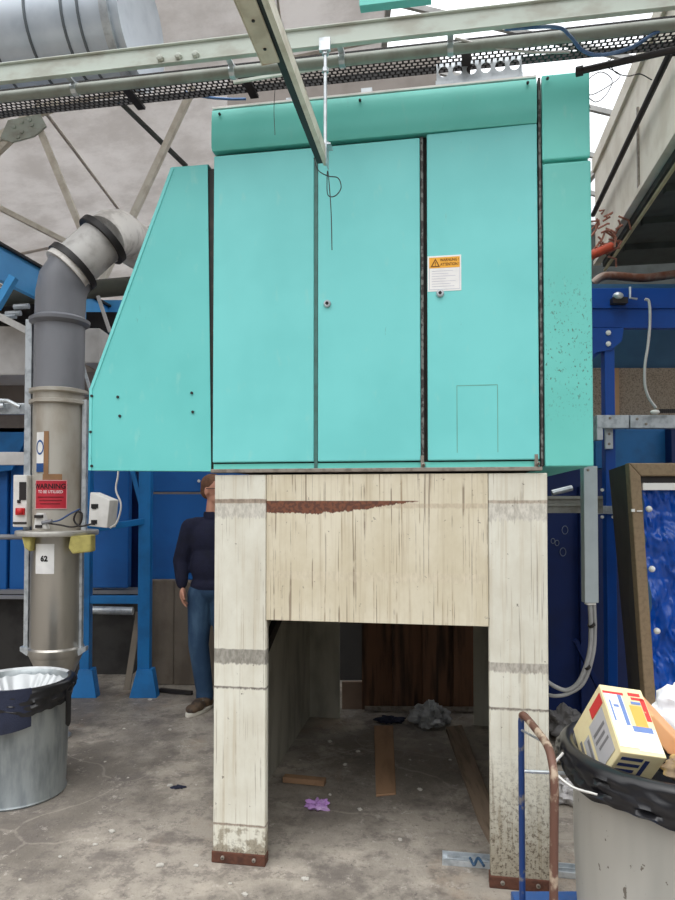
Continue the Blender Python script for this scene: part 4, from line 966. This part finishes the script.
def rail(u0, u1, v, label):
    t = thing('drawer_rail', label, 'rail', U(((u0+u1)/2, v, 0)), True)
    b = MB(U); b.box(u0, u1, v, v+.006, .0, .025); b.box(u0, u1, v+.074, v+.08, 0, .025); b.box(u0, u1, v, v+.08, 0, .004); b.build('channel', GALV, t, bevel=.001)
    b = MB(U); b.box(u0+.02, u1-.01, v+.022, v+.028, .004, .016); b.box(u0+.02, u1-.01, v+.052, v+.058, .004, .016); split(b, 'runner', GALV, t)
    b = MB(U)
    for k in range(4):
        uu = u0+(u1-u0)*(k+.5)/4; b.box(uu-.014, uu+.014, v+.034, v+.046, .004, .006)
    split(b, 'slot', BLACK, t)
rail(1.00, 1.34, .14, 'zinc slotted rail lying on the floor left of the right leg')
rail(1.46, 1.70, .12, 'zinc slotted rail piece on the floor between right leg and bin')
wire('blue_strap', [PZ(470,858,.04), PZ(474,865,.04), PZ(478,858,.045), PZ(484,866,.04)], .006, mat('strap', (60,90,120), .5), 'short blue grey strap curled on the left zinc rail', 'strap')
tag(crumple(PZ(566,738,0), .11, .11, 41, amp=.5).build('grey_bag', mat('grey_bag', (120,118,118), .5, 0, c2=(80,78,78), sc=10), smooth=50), 'crumpled grey plastic bag behind the trolley handle', 'plastic bag')
tag(crumple(PZ(566,800,0), .10, .05, 43, amp=.5).build('white_bag', mat('white_bag', (186,184,184), .5, 0, c2=(130,128,128), sc=14), smooth=50), 'crumpled whitish plastic on the floor between leg and right bin', 'plastic')
tag(crumple(PZ(567,762,0), .09, .03, 44, amp=.5).build('rubble_lump', CONC, smooth=50), 'grey lump of rubble beside the right leg', 'rubble')
tag(crumple(PZ(178,788,0), .04, .008, 51, amp=.7, sq=.4).build('navy_rag', NAVYC, smooth=50), 'small navy rag on the open floor left of the stand', 'rag')
SCR = mat('scrap', (196,192,184), .8)
scr0 = crumple((0,0,0), .014, .007, 77, amp=.6)
first = None
spots = [(82,720),(124,729),(170,786),(105,762),(140,840),(196,785),(112,832),(95,845),(128,778),(60,857),(20,880),(160,866),(230,884),(90,868),(305,880),(245,895),(330,795),(345,765),(358,752),(410,760),(330,742),(420,790),(360,810),(400,840),(300,760),(450,760),(170,730),(196,866),(150,700),(430,745)]
for i, (px, py) in enumerate(spots):
    p = PZ(px, py, .0)
    if first is None:
        o = scr0.build('paper_scrap', SCR, smooth=50); first = o; tag(o, 'tiny whitish scrap of litter on the concrete floor', 'litter', 'litter scraps on the floor')
    else:
        o = first.copy(); COL.objects.link(o)
    o.location = p; o.rotation_euler = (0,0,random.uniform(0,6)); s_ = random.uniform(.3,.85); o.scale = (s_*1.3, s_, s_)

# ============================================================ PERSON
YP = 5.2; X0 = -.965
SKIN = mat('skin', (214,158,134), .55, 0, c2=(196,134,112), sc=9)
pe = thing('person', 'person in navy sweater, jeans and glasses, half hidden behind the left front leg', 'person', (X0, YP, 0))
q = lambda x, y, z: (X0+x, YP+y, z)
HC = Vector(q(.015,0,1.675)); hr = Matrix.Rotation(R(62), 3, 'Z')   # face points right and slightly to the camera
b = MB()
b.ell(HC+Vector((0,0,.02)), .076, .096, .10, rot=hr)
b.ell(HC+hr@Vector((0,-.022,-.055)), .056, .07, .065, rot=hr)
b.ell(HC+hr@Vector((0,-.075,-.095)), .024, .022, .018, rot=hr)
b.cap(HC+hr@Vector((0,-.093,.015)), .009, HC+hr@Vector((0,-.112,-.022)), .013)
b.ell(HC+hr@Vector((0,-.088,-.055)), .024, .010, .006, rot=hr); b.ell(HC+hr@Vector((0,-.086,-.066)), .021, .010, .006, rot=hr)
for s in (-1,1): b.ell(HC+hr@Vector((s*.077,.012,-.01)), .010, .020, .032, rot=hr)
b.cap(q(0,.02,1.42), .062, HC+Vector((0,.005,-.07)), .053)
b.ell(q(0,.01,1.30), .15, .09, .16); b.ell(q(0,0,1.05), .13, .09, .16); b.ell(q(0,0,.93), .155, .095, .10)
for s in (-1,1):
    b.cap(q(s*.17,.01,1.40), .052, q(s*.235,.02,1.13), .042)
    wr = Vector(q(s*.215,-.05,.96)); b.cap(q(s*.235,.02,1.13), .040, wr, .026)
    hd_ = Vector(q(s*.205,-.065,.89)); b.ell(hd_, .024, .042, .050)
    for k in range(4):
        f0 = hd_+Vector((-s*.0, -.027+k*.018, -.03)); L = (.060,.070,.066,.052)[k]
        f1 = f0+Vector((-s*.008, -.002, -L*.5)); f2_ = f1+Vector((-s*.022, .0, -L*.42))
        b.cap(f0, .0095, f1, .0088, 8); b.cap(f1, .0088, f2_, .0075, 8)
    t0 = hd_+Vector((-s*.004,-.03,.02)); t1 = t0+Vector((-s*.012,-.026,-.028)); t2 = t1+Vector((-s*.010,-.004,-.028)); b.cap(t0, .012, t1, .010, 8); b.cap(t1, .010, t2, .0085, 8)
    b.cap(q(s*.085,0,.90), .085, q(s*.10,-.01,.50), .055); b.cap(q(s*.10,-.01,.50), .052, q(.11 if s > 0 else -.055,.03,.10), .036)
    b.cap(q(.11 if s > 0 else -.055,.03,.07), .03, q(.11 if s > 0 else -.055,.0,.05), .025)
b.build('body', SKIN, pe, remesh=.0055)
# sweater
b = MB()
b.ell(q(0,.01,1.30), .182, .115, .17); b.ell(q(0,0,1.10), .165, .118, .20); b.ell(q(0,.0,.95), .165, .118, .09); b.cap(q(-.12,.015,1.405), .065, q(.12,.015,1.405), .065); b.cap(q(0,.02,1.40), .075, q(0,.018,1.475), .062)
for s in (-1,1):
    b.cap(q(s*.165,.01,1.385), .076, q(s*.238,.02,1.13), .066); b.cap(q(s*.238,.02,1.13), .064, q(s*.218,-.045,.99), .048)
    b.cap(q(s*.218,-.045,.99), .048, q(s*.216,-.05,.968), .043)
NAVYS = mat('navy_sweater', (26,30,58), .85, 0, c2=(18,20,40), sc=9, bump=.5, bs=140)
b.build('sweater', NAVYS, pe, remesh=.009)
b = MB(); b.lathe(q(0,.018,1.455), [(.066,0),(.069,.03),(.064,.055),(.058,.05),(.058,0)], 24); b.build('collar', NAVYS, pe, smooth=60)
# jeans
b = MB(); b.ell(q(0,0,.92), .165, .112, .11)
for s in (-1,1):
    kx = s*.11 if s > 0 else -.095; ax_ = .125 if s > 0 else -.055; b.cap(q(s*.085,0,.88), .100, q(kx,-.015,.50), .078); b.cap(q(kx,-.015,.50), .078, q(ax_,.035,.13), .066); b.cap(q(ax_,.035,.13), .066, q(ax_,.03,.10), .068)
b.build('jeans', mat('denim', (40,70,102), .8, 0, c2=(84,116,146), sc=7, bump=.3, bs=120, st=(1,1,.4)), pe, remesh=.009)
for s in (-1,1):
    an = -.75*s if s < 0 else .5
    rot = Matrix.Rotation(R(-24 if s < 0 else 20), 3, 'Z'); c = Vector(q(.125 if s > 0 else -.05,.02,0))
    def P(x, y, z): return c+rot@Vector((x,y,z))
    b = MB(); b.ell(P(0,.0,.07), .052, .068, .062); b.ell(P(0,-.09,.055), .054, .095, .045); b.ell(P(0,-.16,.045), .050, .06, .034); b.ell(P(0,.03,.05), .048,.055,.045)
    sh = b.build('shoe', mat('shoe_brown', (96,78,60), .7, 0, c2=(44,40,40), sc=18, amt=.9), pe, remesh=.006)
    b = MB()
    pr = [(math.cos(t)*.056, -.075+.155*math.sin(t)) for t in [k*math.pi/12 for k in range(24)]]
    b.prism([P(x, y, .0) for x, y in pr], (0,0,.030)); b.build('sole', mat('sole_white', (226,222,210), .6), sh, bevel=.006)
    b = MB()
    for k in range(4): b.tube([P(-.03,-.07-.025*k,.085-.008*k), P(0,-.072-.025*k,.093-.008*k), P(.03,-.07-.025*k,.085-.008*k)], .004, 6)
    b.build('laces', WHITE, sh)
# hair and glasses
HAIR = mat('brown_hair', (120,84,62), .8, 0, c2=(80,54,40), sc=30, bump=.6, bs=90)
b = MB(); b.ell(HC+hr@Vector((0,.018,.045)), .082, .094, .084, rot=hr); b.ell(HC+hr@Vector((0,.06,.0)), .068, .05, .07, rot=hr); b.ell(HC+hr@Vector((0,-.055,.085)), .055, .03, .025, rot=hr)
b.build('hair', HAIR, pe, remesh=.007)
b = MB()
for s in (-1,1):
    b.tube([HC+hr@Vector((s*.084,.01,.012)), HC+hr@Vector((s*.078,-.06,.012)), HC+hr@Vector((s*.062,-.106,.010))], .003, 6)
    cc_ = HC+hr@Vector((s*.032,-.108,.002)); b.tube([cc_+hr@Vector((.025*math.cos(a), 0, .018*math.sin(a))) for a in [k*math.pi/8 for k in range(17)]], .003, 6)
b.build('glasses', BLACK, pe)
for s in (-1,1): MB().ell(HC+hr@Vector((s*.032,-.088,.006)), .012,.009,.008,12,8,rot=hr).build('eye', WHITE, pe)

# ============================================================ LIGHT + CAMERA
wd = bpy.data.worlds.new('sky'); bpy.context.scene.world = wd; wd.use_nodes = True
t = wd.node_tree; t.nodes.clear()
o = t.nodes.new('ShaderNodeOutputWorld'); bg = t.nodes.new('ShaderNodeBackground'); t.links.new(bg.outputs[0], o.inputs[0])
tc = t.nodes.new('ShaderNodeTexCoord'); sp = t.nodes.new('ShaderNodeSeparateXYZ'); t.links.new(tc.outputs['Generated'], sp.inputs[0])
cr = t.nodes.new('ShaderNodeValToRGB'); t.links.new(sp.outputs[2], cr.inputs[0])
e = cr.color_ramp.elements; e[0].position = 0.0; e[0].color = (.04,.04,.042,1); e[1].position = .6; e[1].color = (1,1,1,1)
k = cr.color_ramp.elements.new(.15); k.color = (.08,.08,.082,1); k = cr.color_ramp.elements.new(.36); k.color = (.5,.51,.53,1)
t.links.new(cr.outputs[0], bg.inputs[0]); bg.inputs[1].default_value = 2.5
sun = bpy.data.lights.new('daylight', 'SUN'); sun.energy = .8; sun.angle = R(40); so = bpy.data.objects.new('daylight', sun); COL.objects.link(so)
so.rotation_euler = (R(28), 0, R(-14))

cam = bpy.data.cameras.new('camera'); co = bpy.data.objects.new('camera', cam); COL.objects.link(co)
cam.sensor_fit = 'HORIZONTAL'; cam.sensor_width = 36; cam.lens = F/675*36; cam.shift_y = (CY-450)/675
co.location = (0,0,EYE); co.rotation_euler = (R(90)+PITCH, 0, 0); cam.clip_start = .05
sc = bpy.context.scene; sc.camera = co
sc.view_settings.view_transform = 'Standard'; sc.view_settings.look = 'None'; sc.view_settings.exposure = 0.0; sc.view_settings.gamma = 1.0; sc.view_settings.use_curve_mapping = False
